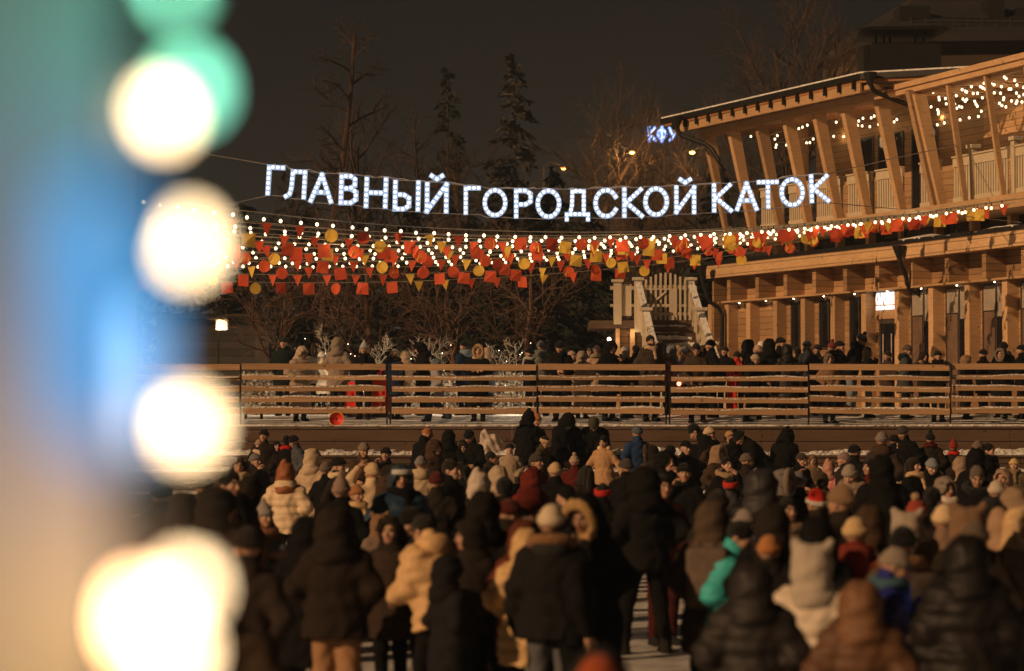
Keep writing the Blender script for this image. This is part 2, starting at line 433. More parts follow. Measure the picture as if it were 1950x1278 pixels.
# ---- head wear, in the frame of the head pivot (z = 0 at the neck joint)
def _wear(name, fn, lo, hi, h=.0125):
    V, F = surface_nets(fn, lo, hi, h); return to_mesh(name, V, F)
HZ = 1.53
def off(Q): return Q+np.array([0,0,HZ])
def beanie_shape(H, tall=0):
    d = ell(H, (0,.012,1.672), (.092,.112,.108))
    if tall: d = sm(d, cap(H, (0,.02,1.74), (0,.035,1.78+tall), .055, .022), .07)
    return d
def fold_line(H): return H[:,2]-(1.668-.045*np.clip((H[:,1]+.1)/.2,0,1))
def wear_mesh(kind):
    def make():
        if kind in ('beanie','beanie_tall'):
            def fn(Q):
                H = off(Q); ang = np.arctan2(H[:,0],H[:,1])
                d = np.maximum(beanie_shape(H, .07 if kind=='beanie_tall' else 0), -fold_line(H))
                f = fold_line(H)
                band = np.maximum(np.abs(ell(H,(0,.012,1.672),(.099,.119,.114)))-.008, np.abs(f-.025)-.028)
                return np.minimum(d, band)-.0025*np.sin(ang*26)
            return _wear('knit_hat', fn, (-.13,-.14,.05), (.13,.17,.36))
        if kind == 'cap':
            def fn(Q):
                H = off(Q); d = np.maximum(beanie_shape(H), -(H[:,2]-1.672))
                return np.minimum(d, np.maximum(ell(H,(0,-.13,1.672),(.078,.075,.04)), np.abs(H[:,2]-1.675+.25*(H[:,1]+.13)**2*4)-.009))
            return _wear('cap', fn, (-.13,-.23,.05), (.13,.16,.3))
        if kind in ('hood','hood_point','hood_ears'):
            def fn(Q):
                H = off(Q)
                if kind == 'hood_ears':
                    d = (np.abs(H[:,0]/.142)**2.2+np.abs((H[:,1]-.02)/.152)**2.1+np.abs((H[:,2]-1.645)/.150)**2.2)**(1/2.17); d = (d-1)*.14
                    for sd in (1,-1): d = sm(d, cap(H, (.095*sd,.02,1.75), (.118*sd,.015,1.805), .045, .026), .04)
                else:
                    d = ell(H, (0,.022,1.645), (.136,.155,.154))
                if kind == 'hood_point': d = sm(d, cap(H, (0,.05,1.74), (0,.10,1.82), .07, .03), .08)
                d = sm(d, cap(H, (0,.06,1.56), (0,.05,1.445), .122, .160), .05)
                d = np.maximum(d, -ell(H, (0,.0,1.635), (.105,.125,.132)))
                d = np.maximum(d, -ell(H, (0,-.17,1.615), (.088,.15,.118)))
                x,y,z = Q.T; zz = H[:,2]
                d = d+.007*np.exp(-(x/.012)**2)*(zz > 1.56)                    # seam over the crown
                d = d+.009*np.exp(-((zz-1.535+.05*y+.02*np.sin(9*x))/.018)**2)  # the crease at the neck
                return d+.007*np.sin(31*x+9*z+5*y)*np.sin(24*z+13*y)+.004*np.sin(55*z+20*x)
            return _wear('hood', fn, (-.23,-.17,-.19), (.23,.26,.37), .0145)
        if kind == 'fur':       # a fur ruff round the opening of a hood
            def fn(Q):
                H = off(Q); p = H-np.array([0,-.085,1.625])
                r = np.sqrt((p[:,0]/.108)**2+(p[:,2]/.140)**2); d = np.sqrt(((r-1)*.12)**2+(p[:,1]-.5*np.minimum(0,-p[:,2])**2)**2)-.036
                x,y,z = Q.T
                return d+.009*np.sin(95*x+3*np.sin(60*z))*np.sin(88*z)*np.sin(70*y)
            return _wear('fur_trim', fn, (-.19,-.18,-.13), (.19,.05,.33), .012)
        if kind == 'shawl':     # a scarf tied over the head
            def fn(Q):
                H = off(Q)
                d = ell(H, (0,.015,1.65), (.104,.122,.128)); d = sm(d, cap(H, (0,.03,1.54), (0,.03,1.44), .10, .15), .07)
                d = np.maximum(d, -ell(H, (0,-.15,1.62), (.074,.14,.10)))
                x,y,z = Q.T
                return d+.006*np.sin(40*z+12*x)
            return _wear('headscarf', fn, (-.2,-.18,-.17), (.2,.22,.28), .014)
        if kind == 'hair':
            def fn(Q):
                H = off(Q); d = ell(H, (0,.02,1.665), (.088,.108,.112)); d = np.maximum(d, -ell(H, (0,-.135,1.60), (.082,.10,.10)))
                d = np.maximum(d, -(H[:,2]-1.575)); x,y,z = Q.T
                return d+.005*np.sin(70*x+20*z)*np.sin(50*y+30*z)
            return _wear('hair', fn, (-.12,-.13,.02), (.12,.16,.27))
        if kind == 'hair_long':
            def fn(Q):
                H = off(Q); d = ell(H, (0,.02,1.66), (.096,.114,.115))
                for sx in (-.07,0,.07): d = sm(d, cap(H, (sx,.06,1.63), (sx*1.25,.085,1.36), .062, .045), .04)
                for sd in (1,-1): d = sm(d, cap(H, (.082*sd,-.01,1.64), (.105*sd,-.05,1.40), .03, .028), .03)
                d = np.maximum(d, -ell(H, (0,-.15,1.60), (.075,.13,.105)))
                x,y,z = Q.T
                return d+.005*np.sin(90*x+6*z)
            return _wear('hair', fn, (-.2,-.17,-.24), (.2,.2,.28), .013)
        if kind == 'santa':
            def fn(Q):
                H = off(Q); d = np.maximum(beanie_shape(H), -fold_line(H))
                return sm(d, cap(H, (.02,.03,1.74), (.12,.07,1.75), .06, .025), .05)
            return _wear('santa_hat', fn, (-.13,-.14,.05), (.2,.17,.34))
        if kind == 'brim':      # white plush band of a santa hat
            def fn(Q):
                H = off(Q); f = fold_line(H)
                return np.maximum(np.abs(ell(H,(0,.012,1.672),(.100,.120,.116)))-.016, np.abs(f-.012)-.024)+.004*np.sin(80*Q[:,0])*np.sin(80*Q[:,1])
            return _wear('hat_band', fn, (-.15,-.16,.04), (.15,.18,.24))
        if kind == 'pom':
            def fn(Q):
                x,y,z = Q.T
                return ell(off(Q), (0,.03,1.80), (.045,.045,.042))+.006*np.sin(120*x)*np.sin(120*y)*np.sin(120*z)
            return _wear('pompom', fn, (-.07,-.04,.19), (.07,.1,.34), .011)
        if kind == 'beard':
            def fn(Q):
                H = off(Q); d = ell(H, (0,-.045,1.578), (.074,.075,.075)); d = np.maximum(d, H[:,2]-1.585-.25*np.abs(H[:,0])); return np.maximum(d, -ell(H,(0,-.1,1.574),(.025,.05,.01)))
            return _wear('beard', fn, (-.1,-.14,-.05), (.1,.06,.12), .011)
        if kind == 'headband':
            def fn(Q):
                H = off(Q); f = fold_line(H)
                return np.maximum(np.abs(ell(H,(0,.012,1.672),(.096,.116,.116)))-.011, np.abs(f-.03)-.04)
            return _wear('headband', fn, (-.14,-.16,.04), (.14,.18,.26))
        if kind == 'goggles':
            def fn(Q):
                H = off(Q); return np.maximum(np.abs(ell(H,(0,.0,1.69),(.108,.128,.118)))-.014, np.maximum(np.abs(H[:,2]-1.705)-.028, H[:,1]+.05))
            return _wear('goggles', fn, (-.14,-.16,.1), (.14,.02,.24))
    return cached(('wear',kind), make)
def scarf_mesh(kind):
    def make():
        if kind == 'scarf':
            def fn(Q):
                p = Q-np.array([0,.0,1.505]); a = np.arctan2(p[:,1],p[:,0]); r = np.hypot(p[:,0]/.105,p[:,1]/.11)
                d = np.hypot((r-1)*.105, p[:,2]+.012*np.sin(a*3))-.045
                return sm(d, cap(Q, (.03,-.12,1.48), (.05,-.165,1.28), .04, .03), .03)+.005*np.sin(80*p[:,2]+3*a)
        elif kind == 'fur_collar':
            def fn(Q):
                p = Q-np.array([0,.03,1.49]); r = np.hypot(p[:,0]/.135,p[:,1]/.13)
                x,y,z = Q.T
                return np.hypot((r-1)*.13, p[:,2]-.25*p[:,1])-.05+.009*np.sin(90*x)*np.sin(85*y)*np.sin(80*z)
        elif kind == 'hood_down':
            def fn(Q):
                d = ell(Q, (0,.115,1.47), (.145,.085,.105)); d = sm(d, cap(Q, (-.1,.03,1.5), (.1,.03,1.5), .06), .06)
                return np.maximum(d, -ell(Q, (0,.05,1.56), (.09,.09,.06)))
        elif kind == 'backpack':
            def fn(Q):
                q = np.abs(Q-np.array([0,.27,1.2]))-np.array([.12,.065,.19]); d = np.linalg.norm(np.maximum(q,0),axis=1)+np.minimum(q.max(1),0)-.045
                q = np.abs(Q-np.array([0,.36,1.12]))-np.array([.085,.02,.08]); d = sm(d, np.linalg.norm(np.maximum(q,0),axis=1)-.03, .02)
                d = sm(d, cap(Q,(-.03,.2,1.45),(.03,.2,1.45),.014), .01)
                for sd in (1,-1):
                    for a,b in (((.09,.2,1.43),(.115,.05,1.51)),((.115,.05,1.51),(.125,-.10,1.45)),((.125,-.10,1.45),(.13,-.17,1.28)),((.13,-.17,1.28),(.17,-.06,1.1)),((.17,-.06,1.1),(.13,.22,1.05))):
                        d = np.minimum(d, cap(Q, np.array(a)*(sd,1,1), np.array(b)*(sd,1,1), .02))
                return d
        V, F = surface_nets(fn, (-.26,-.26,.9), (.26,.45,1.7), .015)
        return to_mesh(kind, V, F)
    return cached(('scarf',kind), make)
SKIN = {}
def skin(t):
    if t not in SKIN:
        c = [(.42,.24,.16),(.50,.30,.21),(.36,.20,.13)][t]
        SKIN[t] = (plain('skin', c, .5, var=.1, sc=20), plain('eye_dark', (.03,.02,.015), .35), plain('lip', (.34,.11,.09), .45), plain('eye_white', (.6,.55,.5), .3))
    return SKIN[t]
def child_obj(name, me, mats, parent, M=None):
    o = bpy.data.objects.new(name, me); COL.objects.link(o); o.parent = parent
    if M is not None: o.matrix_local = Matrix(M.tolist() if hasattr(M,'tolist') else M)
    for i, m in enumerate(mats):
        o.material_slots[i].link = 'OBJECT'; o.material_slots[i].material = m
    return o
def person(loc, face, h, pose, coat, hat=None, hatcol=(.03,.03,.03), legs=(.03,.03,.035), coatcol=(.02,.02,.02), label='', group=None, hem='short', puff=0, bulk=1.0,
           extra=(), tone=0, wide=0, bootcol=(.02,.018,.016), coatkind=None, hatkind='knit', hatw=1.0):
    """face: degrees, 0 = looks at the camera, 90 = looks to the right of the photograph"""
    s = h/1.76
    me = body_mesh(pose)
    o = bpy.data.objects.new('person', me); COL.objects.link(o)
    for i, m in enumerate(skin(tone)):
        o.material_slots[i].link = 'OBJECT'; o.material_slots[i].material = m
    o.location = loc; o.rotation_euler = (0,0,R(face)); o.scale = (s*random.uniform(.98,1.04), s*random.uniform(.98,1.04), s)
    tag(o, label, 'person', group)
    ck = coatkind or ('puffer' if puff else 'cloth')
    child_obj(coat, coat_mesh(pose, hem, puff, bulk), [cloth(coatcol, ck)], o)
    child_obj('trousers', legs_mesh(pose, wide), [cloth(legs)], o)
    for (kn, an) in pose.legs[:2]:
        M = np.eye(4); M[:3,3] = np.array(an)-(0,0,.08); M[:3,:3] = rotz(R(8 if an[0] > 0 else -8)); child_obj('boot', boot_mesh(), [cloth(bootcol)], o, M)
    HM = pose.headM(); UM = np.eye(4); UM[:3,:3] = pose.U; UM[:3,3] = pose.piv-pose.U@np.array([0,0,.93])
    nm = dict(beanie='knit_hat', beanie_tall='knit_hat', cap='cap', hood='hood', hood_point='hood', hood_ears='hood', shawl='headscarf', hair='hair', hair_long='hair', santa='santa_hat', headband='headband')
    main = None
    if hat:
        k = {'hood':ck if ck!='fur' else 'fur','hood_point':ck,'hood_ears':'fur','hair':'fur','hair_long':'fur','santa':'cloth','cap':'cloth','shawl':'cloth'}.get(hat, hatkind)
        main = child_obj(nm[hat], wear_mesh(hat), [cloth(hatcol, k)], o, HM@np.diag([hatw,.5+.5*hatw,1,1]))
    for e in extra:
        k, c = e[0], e[1]
        if k in ('fur','pom','brim','beard','headband','goggles','hair','hair_long','beanie','cap','shawl'):
            n = dict(fur='fur_trim', pom='pompom', brim='hat_band', beanie='knit_hat', shawl='headscarf', hair_long='hair').get(k, k)
            sub = k in ('fur','pom','brim') and main is not None
            q = child_obj(n, wear_mesh(k), [cloth(c, 'fur' if k in ('fur','pom','brim','beard','hair','hair_long') else 'knit')], main if sub else o, None if sub else HM)
        elif k in ('scarf','fur_collar','hood_down'):
            child_obj(k, scarf_mesh(k), [cloth(c, 'fur' if k=='fur_collar' else 'cloth')], o, UM)
        elif k == 'backpack':
            q = bpy.data.objects.new('backpack', scarf_mesh('backpack')); COL.objects.link(q)
            q.matrix_world = Matrix.LocRotScale(Vector(loc), Matrix.Rotation(R(face),3,'Z'), Vector((s,s,s))) @ Matrix(UM.tolist())
            q.material_slots[0].link = 'OBJECT'; q.material_slots[0].material = cloth(c); tag(q, e[2], 'backpack')
        elif k == 'phone':
            S, E, W = pose.arm(1); w = pose.up(W+(W-E)/np.linalg.norm(W-E)*.07)+np.array([0,-.02,.05])
            mb = MB(); mb.box(-.038,.038,-.005,.005,-.075,.075)
            q = mb.build('phone', plain('phone_case',(.02,.02,.02),.3))
            s2 = MB().box(-.034,.034,.0052,.0075,-.068,.068).build('screen', emit('phone_screen', c, e[3] if len(e) > 3 else 1.2), q)
            q.matrix_world = Matrix.LocRotScale(Vector(loc), Matrix.Rotation(R(face),3,'Z'), Vector((s,s,s))) @ Matrix.Translation(w) @ Matrix.Rotation(R(-25),4,'X')
            tag(q, e[2], 'phone')
    return o
# ================================================================ ground: the rink, the snowy terrace, the steps between them
ZP = 2.06                                # height of the terrace above the ice
STEPS = [(.40,44.8,45.7),(.80,45.7,46.6),(1.20,46.6,47.6),(1.50,47.6,48.6)]
def ice_mat():
    m, nt, bs = newmat('trodden_ice')
    geo = nt.nodes.new('ShaderNodeNewGeometry').outputs['Position']
    a = noise(nt, .9, 7, vec=geo, stretch=(.8,2.6,1), rough=.7); b = noise(nt, 9, 5, vec=geo, stretch=(.6,2,1))
    cut = None                                  # skate cuts: thin curved lines in a few directions
    for k,(st,sc) in enumerate(((( .5,3.2,1),1.7),((3.0,.6,1),1.4),((1.1,1.6,1),2.3))):
        q = noise(nt, sc, 2, vec=geo, stretch=st); ln = mathn(nt,'LESS_THAN',mathn(nt,'ABSOLUTE',mathn(nt,'SUBTRACT',q,.5+.03*k)),.0035); cut = ln if cut is None else mathn(nt,'MAXIMUM',cut,ln)
    kk = mathn(nt, 'ADD', mathn(nt,'MULTIPLY',a,.7), mathn(nt,'MULTIPLY',b,.3)); kk = mathn(nt,'ADD',kk,mathn(nt,'MULTIPLY',cut,.12))
    nt.links.new(ramp(nt, kk, [(.34,(.22,.22,.23)),(.46,(.38,.37,.37)),(.53,(.66,.64,.62)),(.68,(.78,.77,.75))]), bs.inputs['Base Color'])
    nt.links.new(ramp(nt, a, [(.38,(.12,)*3),(.58,(.7,)*3)]), bs.inputs['Roughness'])
    bump(nt, bs, mathn(nt,'SUBTRACT',b,mathn(nt,'MULTIPLY',cut,.5)), .5, .04); return m
ICE = ice_mat(); SNOW = snow_mat('snow', (.80,.78,.75)); SNOWG = snow_mat('trodden_snow', (.82,.80,.77), 3.2, .9)
tag(mesh_obj('rink_ice', [(-60,-20,0),(60,-20,0),(60,44.8,0),(-60,44.8,0)], [(0,1,2,3)], ICE), kind='structure')
tag(mesh_obj('ground', [(-700,-300,-.06),(700,-300,-.06),(700,900,-.06),(-700,900,-.06)], [(0,1,2,3)], snow_mat('field_snow',(.5,.49,.48),.6)), kind='structure')
def zt(y): t = min(1,max(0,(y-49.1)/2.0)); return ZP+.015+.20*t*t*(3-2*t)
# terrace: gently uneven snow from the top step back to the houses
nx, ny = 200, 120
xs = np.linspace(-60,60,nx+1); ys = 48.62+(np.linspace(0,1,ny+1)**2.6)*140
V = []; 
for j,y in enumerate(ys):
    for x in xs: V.append((x,y,zt(y)+(.02*(y > 49)*math.sin(x*2.1+y*1.3)*math.sin(x*.9-y*2.2) if y < 60 else .05*math.sin(x*.4+y*.3))))
F = [(j*(nx+1)+i,j*(nx+1)+i+1,(j+1)*(nx+1)+i+1,(j+1)*(nx+1)+i) for j in range(ny) for i in range(nx)]
tag(mesh_obj('terrace_snow', V, F, SNOWG, smooth=True), kind='structure')
WSTEP = wood('step_timber', (.088,.054,.034), 0, grain=(.5,3,9), var=.35)
def lumpy(x0,x1,y0,y1,z0,h,n=240,seed=0,ny=5,clump=1.0):
    r = np.random.default_rng(seed)
    v, f = subdiv_box(x0,x1,y0,y1,z0,z0+h,n,ny)
    k = (n+1)*(ny+1); xx = v[:k,0]; yy = v[:k,1]
    big = .5+.5*np.sin(xx*.7+seed)+.4*np.sin(xx*1.9+2*seed+yy*2)
    rw = r.random(n+1); rw = (rw+np.roll(rw,1)+.6*np.roll(rw,2))/2.6; c = np.repeat(rw[None,:],ny+1,0).ravel()*.65+r.random(k)*.35
    t = np.clip((yy-y0)/(y1-y0),0,1)
    v[:k,2] = z0+.015+h*np.clip(.35*big+clump*c*.9-.15,0,1.4)*(.25+.75*np.sin(math.pi*np.clip(t*.9+.08,0,1)))
    v[:k,0] += r.normal(0,.02,k); v[:k,1] += r.normal(0,.012,k)
    return v, f
for i,(z,y0,y1) in enumerate(STEPS+[(ZP,48.6,49.0)]):
    zb = -.02 if i == 0 else STEPS[i-1][0]-.03
    st = MB(); 
    for a in range(-30,30,5):            # planks of the riser and the seat, 5 m long, small gaps between
        for k,(q0,q1) in enumerate(((zb,zb+(z-zb)*.48),(zb+(z-zb)*.49+.008,z-.045))):
            st.box(a+.004,a+4.996,y0+.012*k,y0+.06,q0,q1)
        st.box(a+.004,a+4.996,y0-.03,y1+(.05 if i < 4 else -.3),z-.04,z)
    o = tag(st.build('step', WSTEP), kind='structure')
    v, f = lumpy(-22,22,y0+(.0 if i < 4 else -.0),y1-.02,z+.003,(.05,.08,.11,.12,.05)[i],900,i+3,6,clump=(1,1,1,1.25,.7)[i])
    tag(mesh_obj('step_snow', v, f, SNOW), kind='structure')
for x0 in (-30.3,30):
    tag(MB().box(x0,x0+.3,44.7,49.2,-.05,ZP+.2).build('step_side', WSTEP), kind='structure')
# ================================================================ the slatted fence on the terrace edge
WF = wood('fence_pine', (.40,.24,.125), 0, grain=(.35,4,10), var=.28)
STEEL = plain('dark_steel', (.035,.03,.028), .5, .6, .2)
fe = tag(empty('slat_fence', P(1100,800,49)*[1,1,0]+[0,0,ZP]), 'long pine slat fence with five boards on dark steel posts along the terrace edge', 'fence')
def under(o, p): 
    o.parent = p; o.matrix_parent_inverse = p.matrix_basis.inverted() if False else Matrix.Translation(-p.location)
    return o
posts = [190,458,740,1023,1272,1540,1810,2085]
rr = random.Random(4); ZB = [(3.196,3.319),(2.994,3.085),(2.765,2.877),(2.547,2.659),(2.313,2.441)]
for i,px in enumerate(posts):
    x = (px-975)/KF*49
    for d in ((-.035,.035) if i in (2,4) else (0,)):
        mb = MB().box(x+d-.015,x+d+.015,49.03,49.075,ZP-.3,3.29); mb.box(x+d-.07,x+d+.07,48.98,49.12,ZP+.01,ZP+.03)
        if i == 6: mb.tube([(x,48.93,2.6),(x,48.93,3.2),(x-.02,48.935,3.31),(x-.09,48.94,3.36),(x-.16,48.95,3.35)],.03,8)
        under(mb.build('fence_post', STEEL), fe)
    if i == len(posts)-1: break
    xa, xb = x+(.055 if i in (2,4) else .012), (posts[i+1]-975)/KF*49-(.055 if i+1 in (2,4) else .012)
    dz0 = [0,.008,-.002,.012,-.018,.012,.012][i]; tilt = [0,.0,-.0,-.014,-.004,-.03,.0][i]
    for j,(z0,z1) in enumerate(ZB):
        nn = 46; v, f = subdiv_box(xa+rr.uniform(0,.02),xb-rr.uniform(0,.02),48.985,49.03,z0,z1,nn,1)
        tt = (v[:,0]-xa)/(xb-xa); v[:,2] += dz0+tilt*tt+.004*np.sin(tt*3+j+i)
        if i == 0 or (i == 1 and j == 1): v[:,1] += .05 if j == 1 else 0
        under(mesh_obj('board', v, f, WF), fe)
        if j:                                                # snow lying on the board
            sv, sf = lumpy(xa+.02,xb-.02,48.982,49.034,z1-.012,.020+.012*(j>2),130,i*7+j,2,.9); sv[:,2] -= .014*(1.1+np.sin(sv[:,0]*2.1+i+j*2)+.6*np.sin(sv[:,0]*5.3+j))
            tt = (sv[:,0]-xa)/(xb-xa); sv[:,2] += dz0+tilt*tt+.004*np.sin(tt*3+j+i)
            if i == 1 and j == 1: sv[:,1] += .05
            under(mesh_obj('board_snow', sv, sf, SNOW), fe)
# an older low bench of planks and stub posts behind the fence, left end
bn = tag(empty('plank_bench', P(560,790,50.6)), 'low dark plank bench on snow behind the left end of the fence', 'bench')
for px0,px1,ya,yb in ((498,600,773,784),(660,742,788,793)):
    a = P(px0,ya,50.6); b = P(px1,yb,50.6); mb = MB(); mb.tube([a,b],[.06,.05],4); under(mb.build('plank', WSTEP), bn)
for px in (468,471+27,):
    a = P(px,786,50.2); under(MB().box(a[0]-.03,a[0]+.03,50.17,50.23,ZP,2.42).build('leg', STEEL), bn)
# ================================================================ the timber pavilion
WA = wood('larch_planks', (.38,.225,.11), .17); WB = wood('larch_beam', (.47,.29,.15), 0); WC = wood('fascia_planks', (.52,.33,.175), .205)
WR = wood('red_planks', (.30,.10,.04), .19); CREAM = plain('cream_paint', (.52,.43,.30), .6, var=.08); DARKM = plain('dark_sheet', (.02,.018,.016), .45, .3)
GLASS = plain('dark_glass', (.012,.011,.012), .08, 0, .2, .5, .6); BLIND = plain('roller_blind', (.30,.25,.20), .8, var=.1); WIN = plain('window_frame', (.06,.045,.035), .5)
POSTREF = plain('post_reflection', (.14,.085,.055), .8, var=.25, sc=4)  # brown of the post mirrored in the glass, as plain colour
A0 = np.array([5.50,68.4]); dA = np.array([3.97,-8.7]); LA = np.linalg.norm(dA); dA /= LA; nA = np.array([-dA[1],dA[0]])
A1 = np.array([9.47,59.7]); dB = np.array([.352,-.936]); dB /= np.linalg.norm(dB); nB = np.array([-dB[1],dB[0]])
def frame(o, d, n):
    def F(p):
        p = np.asarray(p, float); q = np.zeros_like(p)
        q[...,:2] = o+p[...,:1]*d+p[...,1:2]*n; q[...,2] = p[...,2]; return q
    return F
FA = frame(A0,dA,nA); FB = frame(A1,dB,nB)
def s_at(px, n, fr):
    o, d, nn = (A0,dA,nA) if fr is FA else (A1,dB,nB)
    t = (px-975)/KF; b = o+n*nn
    return (t*b[1]-b[0])/(d[0]-t*d[1])
def fr_of(px): return FA if px < 1706 else FB
pv = tag(empty('timber_pavilion', (A1[0],A1[1],ZP)), 'two-storey timber restaurant pavilion with slanted columns, a balcony and snowy eaves', 'building')
def pt(mb, name, mat): return under(mb.build(name, mat), pv)
# -- ground floor
POSTS = [1352,1384,1425,1476,1529,1586,1645,1708,1773,1842,1914,1990,2070]; FINS = [1388,1442,1496,1551,1610,1671,1735,1804,1875,1950,2030]
for F,L0,L1 in ((FA,.0,LA),(FB,0,8.5)):
    e = .004 if F is FB else 0
    pt(MB().box(L0+.25 if F is FA else L0,L1,.75,.85,5.43,6.12,F), 'frieze_wall', WA)
    pt(MB().box(L0,L1,0,.07,6.09+e,6.5+e,F).box(L0,L1,.07,2.4,6.12+e,6.30+e,F), 'canopy', WC)
    pt(MB().box(L0-.03 if F is FA else L0,L1,-.05,.0,6.46,6.56,F), 'canopy_gutter', DARKM)
    pt(MB().box(L0+.3 if F is FA else L0,L1,.2,1.1,5.38,5.43,F), 'soffit', WB)
    pt(MB().box(L0+.3 if F is FA else L0,L1,.60,.70,ZP-.3,5.38,F), 'wall', WA)
pt(MB().box(.0,.08,.2,8,ZP-.3,6.1,FA), 'end_wall', WA)
for px in FINS:
    F = fr_of(px); s = s_at(px,.2,F); pt(MB().box(s-.09,s+.09,.2,.75,5.43,6.09,F), 'frieze_fin', WA)
for px in POSTS:
    F = fr_of(px); s = s_at(px,.3,F); pt(MB().box(s-.11,s+.11,.3,.595,ZP-.2,5.38,F), 'post', WB)
def window(F,s0,s1,z0,z1,n=.555,mull=1,blind=0,parent=None):
    mb = MB(); t = .045
    mb.box(s0,s1,n,n+.035,z0,z0+t,F).box(s0,s1,n,n+.035,z1-t,z1,F).box(s0,s0+t,n,n+.035,z0+t,z1-t,F).box(s1-t,s1,n,n+.035,z0+t,z1-t,F)
    for k in range(mull):
        m = s0+(s1-s0)*(k+1)/(mull+1); mb.box(m-.025,m+.025,n,n+.035,z0+t,z1-t,F)
    w = pt(mb, 'window', WIN)
    MB().box(s0+t,s1-t,n+.018,n+.024,z0+t,z1-t,F).build('pane', GLASS, w)
    if blind:
        b = MB()
        for k in range(mull+1):
            a0 = s0+(s1-s0)*k/(mull+1)+.05; a1 = s0+(s1-s0)*(k+1)/(mull+1)-.05
            b.box(a0,a1,n+.008,n+.014,z1-blind*(1+.25*(k%2)),z1-t,F)
        q = b.build('blind', BLIND); q.parent = w
        a1 = s0+(s1-s0)/(mull+1); MB().box(s0+.06,a1-.07,n+.008,n+.013,z0+t,z1-blind*1.05,F).build('painted_reflection', POSTREF, w)  # flat brown sheet paints the post's reflection over the left part
    return w
for i in range(len(POSTS)-1):
    F = fr_of(POSTS[i+1]-4); s0 = s_at(POSTS[i],.3,F)+.14; s1 = s_at(POSTS[i+1],.3,F)-.14
    if i in (3,4,5): window(F,s0+.25,s1-.03,3.98,5.3)
    elif i == 2: window(F,s0+.75,s1-.02,3.98,5.3,mull=0)
    elif i == 6:
        dr = pt(MB().box(s0+.2,s0+.27,.54,.59,ZP,4.66,F).box(s1-.22,s1-.15,.54,.59,ZP,4.66,F).box(s0+.27,s1-.22,.54,.59,4.56,4.66,F), 'door', WIN)
        g = MB().box(s0+.27,s1-.22,.56,.572,ZP,4.56,F).build('glass', GLASS); g.parent = dr
        for q in (.42,.80):
            hd = MB().tube(F(np.array([[s0+q,.52,2.9],[s0+q,.52,4.3]])),.022,8).build('handle', plain('brushed_steel',(.5,.45,.4),.35,.9)); hd.parent = dr
        SIGN_S = (s0,s1,F)
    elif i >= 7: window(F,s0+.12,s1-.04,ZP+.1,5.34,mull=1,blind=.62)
BW = emit('warm_lamp_glow', (1,.80,.55), 14); LIGHTS = []
def lamp(loc, power, col=(1,.62,.3), r=.06, typ='POINT', rot=None, spot=None, name='lamp_light'):
    l = bpy.data.lights.new(name, typ); l.energy = power; l.color = col; l.shadow_soft_size = r
    if spot: l.spot_size = R(spot); l.spot_blend = .6
    o = link(name, l); o.location = loc
    if rot: o.rotation_euler = rot
    return o
for px in (1368,1408,1459,1512,1569,1628,1690,1755,1823,1895,1972):
    F = fr_of(px); s = s_at(px,.5,F); c = F([s,.5,5.375]); mb = MB().ball(c,.022,8,5); pt(mb,'downlight',BW)
    lamp(c-[0,0,.05], .9, (1,.66,.34), .03, 'SPOT', spot=120)
# -- canopy snow, heavier at the right, icicle-like heaps against the glass
def strip_snow(F,s0,s1,n0,n1,z,h,n,seed,ny=8):
    v, f = lumpy(s0,s1,n0,n1,z,h,n,seed,ny,.35); return under(mesh_obj('snow_cover', F(v), f, SNOW, smooth=True), pv)
strip_snow(FA,.1,LA-.4,-.02,1.6,6.506,.05,120,5); strip_snow(FB,.25,8.5,-.04,1.6,6.51,.42,90,9)
# -- clerestory under the balcony
for F,L0,L1 in ((FA,2.2,LA),(FB,0,8.5)):
    pt(MB().box(L0,L1,1.75,1.8,6.3,7.04,F), 'clerestory_glass', GLASS); pt(MB().box(L0,L1,1.72,1.85,6.25,6.55,F), 'clerestory_sill', WB)
    pt(MB().box(L0-2.0 if F is FA else L0,L1,.32,3.0,7.04,7.30,F).box(L0-2.0 if F is FA else L0,L1,.28,.32,7.02,7.34,F), 'balcony_floor', WC)
for px in (1478,1535,1594,1652,1714,1782,1850,1923,2000):
    F = fr_of(px); s = s_at(px,1.5,F); pt(MB().box(s-.075,s+.075,1.5,1.74,6.3,7.03,F), 'clerestory_post', WB)
# -- slanted columns and railing
COLT = [(1382,0),(1429,0),(1482,0),(1535,0),(1593,0),(1648,0),(1713,0),(1777,0)]
def slant(F, s, z0=7.3, z1=10.14, n0=.36, n1=-.34, w=.085, d0=.20, d1=.34, name='slanted_column', mat=None):
    p = [[s+x,(n1 if k else n0)+y*((d1 if k else d0)),z1 if k else z0] for k in (0,1) for y in (0,1) for x in (-w,w)]
    mb = MB(); mb.box8(F(np.array(p)))
    return pt(mb, name, mat or WB)
for px,_ in COLT:
    F = fr_of(px) if px < 1690 else FB if px > 1720 else FA
    slant(F, s_at(px,.36,F))
slant(FB, s_at(1790,.36,FB), z1=10.0, w=.06)
for px in (1850,1923,2000): slant(FB, s_at(px,.5,FB), 7.3, 10.10, .30, -.14, .04, .13, .15, 'slender_column')
def railing(F, s0, s1):
    r = pt(MB().box(s0,s1,.62,.70,8.24,8.46,F).box(s0,s1,.58,.74,8.46,8.50,F), 'railing', CREAM); MB().box(s0,s1,.62,.69,7.36,7.50,F).build('bottom_rail', CREAM, r)
    k = MB(); n = int((s1-s0)/.105)
    for i in range(n):
        a = s0+(i+.5)*(s1-s0)/n; k.box(a-.034,a+.034,.645,.67,7.5,8.24,F)
    q = k.build('slat_panel', CREAM); q.parent = r
bk = MB()
ss = [s_at(p,.36,FA) for p in (1405,1429,1482,1535,1593,1648,1708)]
for a,b in zip(ss[:-1],ss[1:]): railing(FA,a+.12,b-.12)
